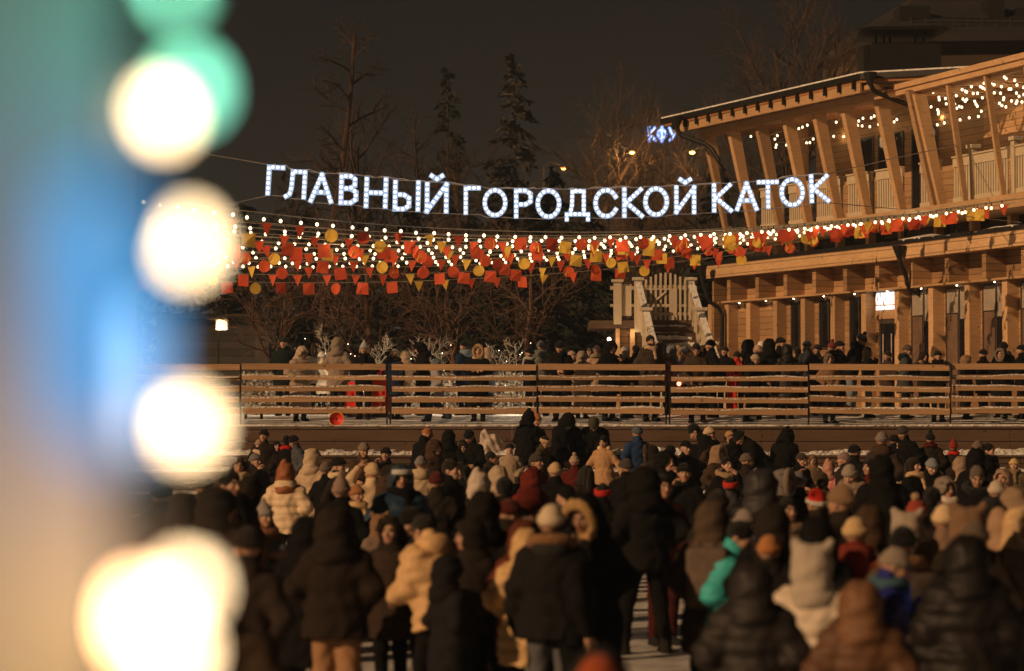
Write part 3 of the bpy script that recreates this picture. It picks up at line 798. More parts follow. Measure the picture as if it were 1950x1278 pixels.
railing(FB,.15,s_at(1777,.36,FB)-.1); railing(FB,s_at(1795,.36,FB)+.08,s_at(1850,.6,FB)-.09); railing(FB,s_at(1850,.6,FB)+.09,s_at(1923,.6,FB)-.09); railing(FB,s_at(1923,.6,FB)+.09,8.4)
for px in (1850,1930):
    s = s_at(px+6,.66,FB); pt(MB().box(s-.075,s+.075,.58,.74,7.3,8.62,FB).box(s-.13,s+.13,.53,.79,8.62,8.69,FB), 'newel', CREAM)
    v, f = lumpy(s-.13,s+.13,.53,.79,8.69,.07,8,px,5,.3); under(mesh_obj('snow_cap', FB(v), f, SNOW), pv)
# -- upper storey wall, set back, with tall windows
sW = s_at(1556,2.6,FA)
pt(MB().box(sW,LA+1.0,2.6,2.75,7.3,10.45,FA), 'upper_wall', WA); pt(MB().box(.0,3.2,2.55,2.8,7.3,10.45,FB), 'upper_wall', WA)
sX = s_at(1868,2.4,FB)
pt(MB().box(3.2,sX+.1,2.58,2.73,7.3,10.45,FB), 'upper_wall', WA)
q = FB([sX,2.6,0]); pt(MB().box(q[0],q[0]+4.5,q[1]-.15,q[1],7.3,10.45), 'side_wall', WR)
pt(MB().box(sW-.9,sW-.65,2.5,2.75,7.3,10.4,FA), 'post', WB)
for a,b,F in ((1640,1664,FA),(1673,1689,FA),(1704,1721,FA),(1737,1755,FA),(1770,1787,FA)):
    z = 9.78
    s0, s1 = s_at(a,2.55,F), s_at(b,2.55,F); window(F,s0,s1,7.5,z,2.555,0)
# -- roof
RP = [FA([-.75,-1.05,0])[:2], np.array([8.56,59.25]), np.array([12.6,57.6]), np.array([18,57.5]), np.array([18,68]), np.array([9.5,73])]
def prism(poly, z0, z1):
    n = len(poly); v = [(*p,z0) for p in poly]+[(*p,z1) for p in poly]
    f = [tuple(range(n))[::-1], tuple(range(n,2*n))]+[(i,(i+1)%n,(i+1)%n+n,i+n) for i in range(n)]
    mb = MB(); mb.add(v,f); return mb
def inset(k): 
    c = np.mean(RP,0); return [c+(p-c)*k for p in RP]
pt(prism(inset(.985),10.44,10.52), 'roof_soffit', wood('soffit_planks',(.33,.15,.06),0)); pt(prism(RP,10.52,10.66), 'roof', DARKM)
v = prism(inset(.998),10.662,10.70); pt(v, 'roof_snow', SNOW)
for F,a,b,k in ((FA,-.6,LA-.2,15),):
    for i in range(k):                                        # gutter brackets
        s = a+.5+(b-a-.6)*i/(k-1); pt(MB().box(s-.035,s+.035,-1.03,-.94,10.30,10.51,F), 'gutter_bracket', DARKM)
    pt(MB().box(a+.4,b+.1,-.93,-.88,10.20,10.44,F), 'eaves_board', WB)
    pt(MB().box(a+1.0,b+.6,-.46,-.06,10.06,10.26,F).box(a+.7,b+.4,-.8,-.4,10.27,10.40,F), 'eaves_beam', WB)
pt(MB().box(-.1,8.5,-.2,.02,10.10,10.33,FB).box(-.1,8.5,-.26,-.2,10.24,10.37,FB).box(.2,8.5,.02,.2,10.06,10.14,FB), 'pergola_beam', WB)
for i in range(9): pt(MB().box(.4+i*.95,.48+i*.95,.02,2.6,10.15,10.25,FB), 'pergola_rafter', WB)
def pipe(pts, rad, name='drainpipe', hop=None):
    mb = MB(); p = np.array(pts); q = [p[0]]
    for i in range(1,len(p)-1):
        d = min(.12, np.linalg.norm(p[i]-p[i-1])*.4, np.linalg.norm(p[i+1]-p[i])*.4)
        q += [p[i]+(p[i-1]-p[i])/np.linalg.norm(p[i-1]-p[i])*d, p[i]+(p[i+1]-p[i])/np.linalg.norm(p[i+1]-p[i])*d]
    q.append(p[-1]); mb.tube(q, rad, 10)
    if hop: mb.tube([p[0]+[0,0,.22],p[0]+[0,0,.18],p[0]-[0,0,.1]],[.17,.16,rad],10)
    return pt(mb, name, DARKM)
pipe([P(1289,238,67.3),P(1292,256,67.3),P(1352,278,66.9),P(1372,312,66.7),P(1391,430,67.0)],.065,hop=1)
pipe([P(1657,155,58.9),P(1661,172,58.9),P(1688,184,59.2),P(1735,202,59.6)],.06,hop=1)
pipe([P(1712,485,59.2),P(1715,508,59.2),P(1726,522,59.3),P(1727,548,59.4),P(1764,568,59.9),P(1765,720,59.9)],.055,hop=1)
pipe([P(1336,520,67.8),P(1338,542,67.8),P(1346,556,67.8),P(1347,572,67.8),P(1375,590,67.9),P(1375,740,67.9)],.055,hop=1)
# ================================================================ lettering
GLY = {  # stroke centre lines, unit height
 'Г':[[(0,0),(0,1),(.52,1)]], 'Л':[[(.68,0),(.68,1),(.20,1),(.17,.35),(.11,.09),(-.03,0)]], 'А':[[(0,0),(.38,1)],[(.38,1),(.76,0)],[(.16,.33),(.60,.33)]],
 'В':[[(0,0),(0,1),(.34,1),(.5,.9),(.5,.66),(.34,.54),(0,.54)],[(.34,.54),(.55,.42),(.56,.14),(.36,0),(0,0)]], 'Н':[[(0,0),(0,1)],[(.72,0),(.72,1)],[(0,.5),(.72,.5)]],
 'Ы':[[(0,1),(0,0),(.32,0),(.52,.12),(.52,.42),(.32,.54),(0,.54)],[(.86,0),(.86,1)]], 'Й':[[(0,1),(0,0)],[(0,0),(.72,1)],[(.72,1),(.72,0)],[(.17,1.32),(.36,1.2),(.55,1.32)]],
 'И':[[(0,1),(0,0),(.72,1),(.72,0)]], 'О':[[(.41+.41*math.sin(a*math.pi/12),.5+.5*math.cos(a*math.pi/12)) for a in range(25)]],
 'Р':[[(0,0),(0,1),(.36,1),(.56,.88),(.56,.58),(.36,.46),(0,.46)]], 'Д':[[(-.06,-.2),(-.06,.02),(.84,.02),(.84,-.2)],[(.08,.02),(.16,.4),(.18,1),(.66,1),(.66,.02)]],
 'С':[[(.41+.41*math.sin(a*math.pi/12),.5+.5*math.cos(a*math.pi/12)) for a in range(4,-17,-1)]], 'К':[[(0,0),(0,1)],[(.62,1),(.08,.5)],[(.08,.5),(.66,0)]],
 'Т':[[(0,1),(.72,1)],[(.36,1),(.36,0)]], 'Я':[[(.56,0),(.56,1),(.2,1),(0,.88),(0,.58),(.2,.46),(.56,.46)],[(.24,.46),(0,0)]],
 'Ф':[[(.42,-.05),(.42,1.05)],[(.42+.42*math.sin(a*math.pi/10),.5+.34*math.cos(a*math.pi/10)) for a in range(21)]], 'У':[[(0,1),(.36,.35)],[(.72,1),(.3,.1),(.1,0)]],
 'M':[[(0,0),(.34,1),(.36,.28),(.74,1),(.78,0)]]}
def stroke_mesh(mb, lines, w, depth, T, round_=False):
    """flat bars with mitred joints, depth deep; T maps (x, y, d) to the world"""
    for L in lines:
        p = np.array(L, float); closed = np.allclose(p[0],p[-1]); n = len(p)
        d = np.diff(p, axis=0); d /= np.linalg.norm(d,axis=1)[:,None]+1e-9; nn = np.stack([-d[:,1],d[:,0]],1)
        off = []
        for i in range(n):
            a = nn[i-1] if i > 0 else (nn[-1] if closed else nn[0]); b = nn[i] if i < n-1 else (nn[0] if closed else nn[-1])
            m = (a+b)/2; off.append(m/max(.35, m@m))
        off = np.array(off)*w/2; q = p.copy()
        if not closed: q[0] -= d[0]*w*.5; q[-1] += d[-1]*w*.5
        Lr, Rr = q+off, q-off; v = []
        for k in (0,depth):
            for i in range(n): v += [(*Lr[i],k),(*Rr[i],k)]
        f = []
        for i in range(n-1):
            a = 2*i; b = a+2*n; f += [(a,a+1,a+3,a+2),(b,b+2,b+3,b+1),(a,a+2,b+2,b),(a+1,b+1,b+3,a+3)]
        f += [(0,2*n,2*n+1,1),(2*n-2,2*n-1,4*n-1,4*n-2)]
        mb.add(T(np.array(v)), f)
def along(lines, step):
    out = []
    for L in lines:
        p = np.array(L, float); s = np.r_[0,np.cumsum(np.linalg.norm(np.diff(p,axis=0),axis=1))]; n = max(1,round(s[-1]/step))
        for t in np.linspace(0,s[-1],n+1): 
            q = np.array([np.interp(t,s,p[:,0]),np.interp(t,s,p[:,1])])
            if all(np.linalg.norm(q-o) > step*.55 for o in out): out.append(q)
    return out
DS = 47.0
SIGN = [('Г',510,368,318),('Л',546,374,326),('А',592,382,332),('В',649,386,335),('Н',697,392,341),('Ы',752,398,347),('Й',813,402,351),('Г',887,405,358),('О',923,410,362),('Р',983,412,363),
        ('О',1024,413,363),('Д',1082,409,364),('С',1134,412,362),('К',1189,411,361),('О',1229,409,359),('Й',1288,404,357),('К',1360,401,353),('А',1404,398,350),('Т',1446,394,347),('О',1489,391,342),('К',1546,383,336)]
sg = tag(empty('hanging_letter_sign', P(1045,415,DS)), 'row of white lit Cyrillic bulb letters hung on two cables above the rink', 'sign')
LETB = emit('letter_face', (.38,.52,.74), .95); LETD = emit('letter_bulb', (.93,.97,1.0), 1.3); LETB.node_tree.nodes['Principled BSDF'].inputs['Base Color'].default_value = (.05,.06,.08,1); LSIDE = plain('letter_side', (.45,.48,.55), .5)
u = DS/KF; tops = []; bots = []
for ch,px,yb,yt in SIGN:
    hgt = (yb-yt)*u; o = P(px,yb,DS); rot = R(-3.4*max(0,(900-px)/400)+2.0*max(0,(px-1300)/300))
    def T(v, o=o, hgt=hgt, rot=rot):
        x = v[:,0]*hgt; y = v[:,1]*hgt; c, s = math.cos(rot), math.sin(rot)
        return np.stack([o[0]+x*c-y*s, o[1]-.03+v[:,2], o[2]+x*s+y*c],1)
    mb = MB(); stroke_mesh(mb, GLY[ch], .185, .06, T); L = under(mb.build('letter', LETB), sg)
    db = MB()
    for q in along(GLY[ch], .19):
        c = T(np.array([[q[0],q[1],-.008]]))[0]; db.ball(c,.034,10,6,(1,.45,1))
    b = db.build('bulb_dots', LETD); b.parent = L
    tops.append(T(np.array([[.1,1.08,.04]]))[0]); tops.append(T(np.array([[.6,1.08,.04]]))[0]); bots.append(T(np.array([[.05,-.08,.04]]))[0]); bots.append(T(np.array([[.6,-.08,.04]]))[0])
WIRE = plain('grey_wire', (.35,.33,.32), .5, .3)
def smooth_pts(p, k=3):
    p = np.array(p); t = np.linspace(0,len(p)-1,len(p)*k); return np.stack([np.interp(t,range(len(p)),p[:,i]) for i in range(3)],1)
mast_top = P(250,262,46.6)
topc = [mast_top,P(385,292,46.8)]+tops+[P(1700,302,53),P(1860,268,58.8)]; botc = [P(250,416,46.6),P(460,384,46.9)]+bots+[P(1750,402,53.5),P(1945,424,54.6)]
under(MB().tube(smooth_pts(topc),.011,5).build('cable', WIRE), sg); under(MB().tube(smooth_pts(botc),.009,5).build('cable', WIRE), sg)
jit = random.Random(2); lead = [np.array(p)+[jit.uniform(-.03,.03),.03,jit.uniform(-.01,.035)] for p in smooth_pts(tops,2)]
under(MB().tube(lead,.007,4).build('lead_wire', plain('white_wire',(.6,.6,.62),.5)), sg)
def write(name, text, T, h, w, depth, mat, gap=.26, squeeze=1.0, parent=None):
    x = 0
    for ch in text:
        if ch == ' ': x += .5; continue
        if ch == '-': g = [[(0,.45),(.3,.45)]]
        else: g = GLY[ch]
        mb = MB(); xx = x
        def T2(v, xx=xx): 
            q = v.copy(); q[:,0] = (v[:,0]+xx)*h*squeeze; q[:,1] = v[:,1]*h; return T(q)
        stroke_mesh(mb, g, w, depth, T2); o = mb.build(name, mat); 
        if parent: under(o, parent)
        x += max(max(p[0] for L in g for p in L),.2)+gap
    return x*h*squeeze
# restaurant name over its door, white lit letters in two lines on a wood panel
s0,s1,Fd = SIGN_S
rs = tag(empty('restaurant_sign', Fd([s0+.7,.5,5])), 'white lit restaurant lettering in two lines above the glass door', 'sign')
WL = emit('sign_white', (.95,.97,1.0), 1.05)
tx = 'СЫРОВАРНЯ'; hh = .27
tot = sum(max(p[0] for L in GLY[c] for p in L)+.26 for c in tx)
write('letter', tx, lambda v: Fd(np.stack([s0+.14+v[:,0], .49+v[:,2], 5.06+v[:,1]],1)), hh, .15, .03, WL, .26, 1.02/(tot*hh), rs)
mb = MB(); q = s0+.14                                        # the second line is too small to read: short lit strokes
while q < s0+1.10:
    if not s0+.47 < q < s0+.53: mb.box(q,q+.030,.49,.52,4.91,5.01,Fd)
    else: mb.box(q,q+.030,.49,.52,4.95,4.97,Fd)
    q += .038
under(mb.build('small_letter_row', WL), rs)
under(MB().box(s0+.05,s1-.05,.525,.56,4.68,5.37,Fd).build('panel', WB), rs)
# ================================================================ bulb strings and bunting over the rink edge
BULB = emit('warm_bulb', (1,.74,.42), 3.6); SOCK = plain('bulb_socket', (.05,.045,.04), .5); CORD = plain('pale_cord', (.42,.36,.28), .6)
FRED = plain('red_flag', (.78,.13,.045), .7, var=.08); FYEL = plain('yellow_flag', (.88,.60,.10), .7, var=.08); FDRED = plain('deep_red_flag', (.62,.085,.03), .7, var=.08)
def translucent(m, k=.35):
    nt = m.node_tree; bs = nt.nodes['Principled BSDF']; tr = nt.nodes.new('ShaderNodeBsdfTranslucent'); mx = nt.nodes.new('ShaderNodeMixShader'); mx.inputs[0].default_value = k
    nt.links.new(bs.inputs['Base Color'].links[0].from_socket, tr.inputs[0]); out = [n for n in nt.nodes if n.type=='OUTPUT_MATERIAL'][0]
    nt.links.new(bs.outputs[0], mx.inputs[1]); nt.links.new(tr.outputs[0], mx.inputs[2]); nt.links.new(mx.outputs[0], out.inputs[0])
for m in (FRED,FYEL,FDRED): translucent(m)
def sag_line(yl, ym, yr, DL, DR, xl=250, xr=1935, n=80):
    """cord through (430,yl), (1000,ym), (xr,yr) in the photograph, DL..DR metres away"""
    c = np.polyfit([430,1000,1935],[yl,ym,yr],2); t = np.linspace(0,1,n); out = []
    for k in t:
        x = xl+(xr-xl)*k; out.append(P(x, np.polyval(c,x), DL+(DR-DL)*k))
    return np.array(out)
def walk(p, step, start=0.):
    s = np.r_[0,np.cumsum(np.linalg.norm(np.diff(p,axis=0),axis=1))]; q = np.arange(start, s[-1]-.15, step)
    return np.stack([np.interp(q,s,p[:,i]) for i in range(3)],1)
rg = random.Random(11)
LIGHTSTR = [(397,441,378,45.5,.0,'topmost and nearest'),(420,449,380,46.5,.17,'second from the top'),(429,455,381,47.3,.30,'third from the top'),(447,459,380,48.2,.07,'fourth from the top'),
    (459,464,382,49.2,.22,'fifth from the top'),(469,469,383,50.1,.12,'sixth from the top'),(480,476,384,51.0,.27,'third from the bottom'),(490,483,385,52.0,.03,'second from the bottom'),(497,489,386,53.0,.19,'lowest and farthest')]
DRT = 54.2
for i,(yl,ym,yr,DL,st,wd) in enumerate(LIGHTSTR):
    p = sag_line(yl,ym,yr,DL,DRT+.9*i,xr=[1935,1905,1850,1790,1720,1655,1600,1540,1470][i]); g = tag(empty('light_string', p[0]), f'festoon string of warm white bulbs, {wd} of those strung above the rink', 'string lights', 'bulb strings over the rink')
    under(MB().tube(p,.010,5).build('cord', CORD), g)
    for c in walk(p,.362,rg.uniform(.05,.41)):
        k = rg.uniform(-.012,.012); c = c+[rg.uniform(-.035,.035),0,rg.uniform(-.008,.008)]; o = under(MB().ball((0,0,-.115),.036,9,7,(1,1,1.12)).build('bulb', BULB), g) if False else None
        mb = MB().ball(c+[k,0,-.112],.033,8,6,(1,1,1.12)); o = under(mb.build('bulb', BULB, None, True), g)
        MB().tube([c+[k*.3,0,.012],c+[k,0,-.075]],.014,5).build('socket', SOCK, o)
BUNT = [(416,452,386,45.8,.55,'topmost bunting cord'),(440,460,385,46.7,.28,'second bunting cord from the top'),(455,468,386,47.6,.5,'third bunting cord from the top'),(464,474,387,48.6,.05,'fourth bunting cord from the top'),
    (477,482,387,49.6,.33,'fifth bunting cord from the top'),(492,490,388,50.6,.15,'fourth bunting cord from the bottom'),(506,500,389,51.6,.62,'third bunting cord from the bottom'),(521,512,390,52.6,.42,'second bunting cord from the bottom'),(536,525,391,53.6,.1,'lowest bunting cord')]
def flag(kind, c, tilt, yaw, sc=1.0):
    s = .130*sc
    out = {'sq':[(-s,0),(s,0),(s,-2*s),(-s,-2*s)], 'tri':[(-s*.86,0),(s*.86,0),(0,-2*s)], 'ci':[(s*math.sin(a*math.pi/12),-s-s*-1*math.cos(a*math.pi/12)) for a in range(24)]}[kind]
    out = np.array(out); n = len(out); v = []
    for d in (0,.004): v += [(x, d, z-.012) for x,z in out]
    v = np.array(v); v[:,1] += (.30*(v[:,0]/s)**2*rg.uniform(-1,1)+.35*(v[:,2]/s*.5)**2*rg.uniform(-1,1)+.25*v[:,0]*v[:,2]/s/s*rg.uniform(-1,1))*s          # a slight curl
    M = rotz(yaw)@roty(tilt)
    f = [tuple(range(n)), tuple(range(n,2*n))[::-1]]+[(i,i+n,(i+1)%n+n,(i+1)%n) for i in range(n)]
    return v@M.T+c, f, M
for i,(yl,ym,yr,DL,st,wd) in enumerate(BUNT):
    p = sag_line(yl,ym,yr,DL,DRT+.9*i+.25,xr=[1935,1925,1870,1800,1745,1675,1600,1545,1450][i]); g = tag(empty('bunting', p[0]), f'{wd} with red and yellow paper squares, circles and triangles', 'bunting', 'bunting cords over the rink')
    under(MB().tube(p,.006,4).build('cord', CORD), g)
    for j,c in enumerate(walk(p,.70,st+.1)):
        c = c+[rg.uniform(-.05,.05),0,0]
        kind = rg.choice(['sq','sq','tri','tri','ci','sq','tri','tri','ci']); col = rg.choice([FRED,FRED,FDRED,FYEL,FRED,FYEL,FDRED,FRED]); sc = rg.uniform(.95,1.05)*(1 if kind!='tri' else .95)
        logo = kind == 'ci' and col is not FYEL and rg.random() < .6
        v, f, M = flag(kind, c, rg.gauss(0,.07), rg.gauss(0,.26), sc)
        o = under(mesh_obj('flag', v, f, col), g)
        if logo:
            mb = MB(); s = .130*sc
            def T(q): 
                w = np.stack([(q[:,0]-.39)*s*1.55-(.0), -.006-q[:,2], (q[:,1]-.5)*s*1.05-s-.012],1); return w@M.T+c
            stroke_mesh(mb, GLY['M'], .17, .003, T); mb.build('emblem', FYEL, o)
ms = tag(empty('rope_mast', PX(250,49.6,ZP)), 'tall timber mast behind the left post that carries the cables and strings', 'mast')
b = PX(250,49.6,ZP); under(MB().tube([b,b+[0,0,6.0]],[.11,.08],12).build('pole', WB), ms); under(MB().tube([P(250,262,46.6)*[1,1,1],b+[0,0,5.8]],.02,6).build('stay', WIRE), ms)
for x in (470,640,820,1000,1180,1370,1560,1760): 
    c = np.polyfit([430,1000,1935],[455,465,382],2); lamp(P(x,np.polyval(c,x),49+(x-430)/1505*4.5), 12, (1,.66,.34), .3)
# bulb strings under the pavilion roof
def eave_string(pts, n, seed, lab):
    r = random.Random(seed); p = []
    for a,b in zip(pts[:-1],pts[1:]):
        a = np.array(a); b = np.array(b)
        for t in np.linspace(0,1,14)[:-1]: p.append(a+(b-a)*t-np.array([0,0,.10*4*t*(1-t)]))
    p.append(np.array(pts[-1])); p = np.array(p)
    g = tag(empty('light_string', p[0]), lab, 'string lights', 'bulb strings under the pavilion roof')
    under(MB().tube(p,.008,4).build('cord', CORD), g); L = np.linalg.norm(np.diff(p,axis=0),axis=1).sum()
    for c in walk(p, L/n, .1):
        c = c+np.array([r.uniform(-.09,.09),r.uniform(-.09,.09),r.uniform(-.07,.05)])
        o = under(MB().tube([c+[0,0,-.05],c+[0,0,-.08],c+[0,0,-.115]],[.014,.031,.022],8).build('bulb', BULB, None, True), g)
        MB().tube([c,c+[0,0,-.05]],.014,5).build('socket', SOCK, o)
def sA(px,n): return s_at(px,n,FA)
def sB(px,n): return s_at(px,n,FB)
eave_string([FA([sA(1430,.8),.8,10.16]),FA([sA(1485,1.4),1.4,10.16]),FA([sA(1540,.8),.8,10.2]),FA([sA(1600,1.6),1.6,10.2]),FA([sA(1700,1.0),1.0,10.2])], 26, 1, 'bulb string zigzagging under the left half of the pavilion eaves')
eave_string([FA([sA(1470,2.0),2.0,10.05]),FA([sA(1560,2.2),2.2,10.05]),FA([sA(1640,2.3),2.3,10.15]),FA([sA(1720,2.2),2.2,10.2])], 22, 2, 'bulb string running close to the upper wall under the left eaves')
for k,(a,b,za,zb,n) in enumerate(((1740,1800,10.1,10.0,9),(1770,1840,10.2,9.95,10),(1790,1880,10.25,9.95,12),(1815,1915,10.28,9.9,13),(1840,1945,10.3,9.9,13),(1865,1965,10.3,9.95,12),(1890,1985,10.3,10.0,11))):
    eave_string([FB([sB(a,.15),.15,za+.1]),FB([sB((a+b)/2,1.3),1.3,zb+.22]),FB([sB(b,2.5),2.5,zb+.2])], n, 20+k, f"bulb string hung from the pergola beam to the balcony wall, {['first','second','third','fourth','fifth','sixth','seventh'][k]} from the left")
eave_string([FB([sB(1740,2.4),2.4,9.95]),FB([sB(1820,2.35),2.35,9.85]),FB([sB(1905,2.3),2.3,10.0]),FB([sB(1980,2.2),2.2,10.1])], 16, 33, 'bulb string looped low along the balcony wall below the pergola')
for px,n,F,w in ((1500,1.6,FA,6),(1570,1.6,FA,6),(1650,1.6,FA,7),(1760,1.6,FB,8),(1850,1.4,FB,11),(1930,1.4,FB,11)): lamp(F([s_at(px,n,F),n,9.8]), w, (1,.62,.30), .2)
for px in (1600,1680,1735,1795):
    F = FA if px < 1720 else FB; lamp(F([s_at(px,2.45,F),2.45,9.95]), 2.2, (1,.62,.25), .03)
# ================================================================ the outdoor stair
STW = plain('stair_paint', (.50,.42,.31), .6, var=.1)
stq = tag(empty('outdoor_stair', (4.2,59,ZP)), 'cream painted outdoor stair with snowy treads rising to a picket gate', 'stairs')
def sp(name, mb, mat, par=None): return under(mb.build(name, mat), par or stq)
TOPY, BOTY, ZL = 61.6, 57.2, 4.66; xl = lambda y: 3.62+(3.22-3.62)*(y-BOTY)/(TOPY-BOTY); xr = lambda y: 5.02+(4.56-5.02)*(y-BOTY)/(TOPY-BOTY)
nst = 15
for i in range(nst):
    y0 = BOTY+(TOPY-BOTY)*i/nst; z1 = ZP+(ZL-ZP)*(i+1)/nst
    mb = MB().add([(xl(y0),y0,z1-.17),(xr(y0),y0,z1-.17),(xl(y0),y0+.34,z1-.17),(xr(y0),y0+.34,z1-.17),(xl(y0),y0,z1),(xr(y0),y0,z1),(xl(y0),y0+.34,z1),(xr(y0),y0+.34,z1)], [(0,2,3,1),(4,5,7,6),(0,1,5,4),(2,6,7,3),(0,4,6,2),(1,3,7,5)])
    t = sp('tread', mb, WSTEP); v, f = lumpy(xl(y0)+.02,xr(y0)-.10-.22*(i%3==1)-.1*math.sin(i*2.3)**2,y0-.05,y0+.32,z1-.165,.30,26,i,4,.30); mesh_obj('snow_cover', v, f, SNOW, t)
sp('landing', MB().box(2.0,4.7,TOPY+.02,TOPY+2.6,ZL-.2,ZL), WSTEP)
for side,xf in ((0,xl),(1,xr)):
    ys_ = [BOTY-.1,BOTY+1.5,BOTY+3.0,TOPY]
    for k,y in enumerate(ys_):
        z = ZP+(ZL-ZP)*max(0,(y-BOTY))/(TOPY-BOTY); x = xf(y); h = 1.02
        sp('newel', MB().box(x-.10,x+.10,y-.10,y+.10,z-.3,z+h), STW); c = sp('newel_cap', MB().box(x-.15,x+.15,y-.15,y+.15,z+h,z+h+.06), STW)
        v, f = lumpy(x-.15,x+.15,y-.15,y+.15,z+h+.06,.05,6,k,5,.3); mesh_obj('snow_cap', v, f, SNOW, c)
    for y0,y1 in zip(ys_[:-1],ys_[1:]):
        za = ZP+(ZL-ZP)*max(0,(y0-BOTY))/(TOPY-BOTY); zb = ZP+(ZL-ZP)*max(0,(y1-BOTY))/(TOPY-BOTY); a, b = xf(y0), xf(y1)
        mb = MB(); mb.box8(np.array([[ (a if iy==0 else b)+(ix-.5)*.06, y0 if iy==0 else y1, (za if iy==0 else zb)+(.05 if iz==0 else .88)] for iz in (0,1) for iy in (0,1) for ix in (0,1)]))
        sp('rail_panel', mb, STW)
        mb = MB(); mb.box8(np.array([[ (a if iy==0 else b)+(ix-.5)*.16, (y0+.1) if iy==0 else (y1-.1), (za if iy==0 else zb)+(.90 if iz==0 else .96)] for iz in (0,1) for iy in (0,1) for ix in (0,1)]))
        h = sp('handrail', mb, STW)
        mb = MB(); mb.box8(np.array([[ (a if iy==0 else b)+(ix-.5)*.15, (y0+.1) if iy==0 else (y1-.1), (za if iy==0 else zb)+(.963 if iz==0 else .995)] for iz in (0,1) for iy in (0,1) for ix in (0,1)])); mb.build('snow_cover', SNOW, h)
# landing rail at the left, with a small room below it
lz = 1.03; xa, xb = (1176-975)/KF*61.7, (1204-975)/KF*61.7
sp('newel', MB().box(xa-.1,xa+.1,61.6,61.8,ZL-.1,ZL+lz-.05), STW); sp('rail_panel', MB().box(xa+.1,xb-.02,61.68,61.73,ZL+.12,ZL+.93), STW); sp('newel_cap', MB().box(xa-.15,xa+.15,61.55,61.85,ZL+lz-.05,ZL+lz+.02), STW)
xc = (1283-975)/KF*63.8; sp('newel', MB().box(xc-.1,xc+.1,63.9,64.1,ZL,ZL+1.03), STW); sp('back_rail', MB().box(2.6,4.9,64.0,64.05,ZL+.9,ZL+1.0).box(2.6,4.9,64.0,64.05,ZL+.45,ZL+.52), STW)
sp('under_room', MB().box(xa-.02,xb+.5,61.75,63.6,ZP-.1,ZL-.21), WA); sp('room_post', MB().box(xa-.05,xa+.05,61.55,61.68,ZP-.1,ZL-.21), WB); sp('room_post', MB().box(xb-.06,xb+.06,61.55,61.68,ZP-.1,ZL-.21), WB)
sp('room_door', MB().box(xa+.22,xb-.1,61.72,61.745,ZP,ZP+1.75), WIN)
sp('wall_lamp', MB().ball((xa-.22,61.5,ZL-.48),.045,8,6), BW); lamp((xa-.1,61.35,ZL-.5), 2.5, (1,.72,.4), .05); lamp((xb,61.4,ZL-.35), 1.6, (1,.72,.4), .05)
gt = tag(empty('picket_gate', (4.0,61.4,ZL)), 'cream picket gate with a diagonal brace at the top of the snowy stair', 'gate')
gx0, gx1 = (1221-975)/KF*61.4, (1314-975)/KF*61.4
for i in range(11):
    x = gx0+(gx1-gx0)*i/10; h = .96+.25*math.sin(math.pi*i/10); under(MB().box(x-.028,x+.028,61.36,61.39,ZL-.02,ZL+h).build('picket', STW), gt)
for z in (.16,.85): under(MB().box(gx0,gx1,61.395,61.43,ZL+z-.04,ZL+z+.04).build('gate_rail', STW), gt)
under(MB().tube([(gx0+.2,61.34,ZL+.35),(gx0+.62,61.34,ZL+.70)],.03,4).build('brace', STW), gt)
# ================================================================ trees and bushes
BARK = plain('bark', (.045,.03,.023), .9, var=.4, sc=8); TWIG = plain('twig_bark', (.05,.034,.026), .9, var=.3); FIRM = plain('fir_needles', (.030,.032,.022), .85, var=.4, sc=3, spec=.1); FIRS = plain('frosted_needles', (.060,.054,.045), .85, var=.4, sc=3, spec=.1)
FROSTM = plain('frosted_twig', (.45,.41,.35), .8, var=.25, sc=9)
def bare(name, base, h, spread, seed, lab, r0=.12, levels=4, first=.3, up=.5, droop=0, nb=(7,6,5,4), mt=None, mk=None, group=None, wav=.12, cat='tree'):
    """a leafless tree: trunk, limbs, branches and twigs as tapered tubes"""
    r = np.random.default_rng(seed); root = tag(empty(name, base), lab, cat, group); tr = MB(); cr = MB()
    def grow(p, d, L, rad, lev, mb):
        n = 7 if lev < 2 else 5; pts = [p]; dd = d/np.linalg.norm(d)
        for i in range(n-1):
            dd = dd+r.normal(0,wav,3)+np.array([0,0,(.05 if lev == 0 else .09*up if lev < 3 else 0)-droop*(lev >= 1)*.12*(i/n)]); dd /= np.linalg.norm(dd); pts.append(pts[-1]+dd*L/(n-1))
        pts = np.array(pts); mb.tube(pts, np.linspace(rad, rad*.45, n), 6 if lev == 0 else 4 if lev < 3 else 3, cap=False)
        if lev+1 >= levels: return
        for k in range(nb[lev]):
            t = (first if lev == 0 else .22)+(1-(first if lev == 0 else .22))*(k+r.random()*.8)/nb[lev]; t = min(t,.98)
            q = np.array([np.interp(t*(n-1),range(n),pts[:,i]) for i in range(3)]); az = k*2.4+r.random()*1.4; dv = dd if lev else np.array([0,0,1.])
            a = np.cross(dv,[.3,.9,.1]); a /= np.linalg.norm(a); b = np.cross(dv,a); el = r.uniform(.5,1.0)*(1-up*.45)
            nd = dv*math.cos(el*1.25)+(a*math.cos(az)+b*math.sin(az))*math.sin(el*1.25)
            grow(q, nd, L*r.uniform(.42,.68)*(spread if lev == 0 else 1)*(1.05-.45*t), max(.006, rad*(.5 if lev == 0 else .6)*(1.1-.5*t)), lev+1, cr)
    grow(np.array(base,float), np.array([r.normal(0,.04),r.normal(0,.04),1.]), h, r0, 0, tr)
    under(tr.build('trunk', mt or BARK), root); c = under(cr.build('crown', mk or TWIG), root); return root
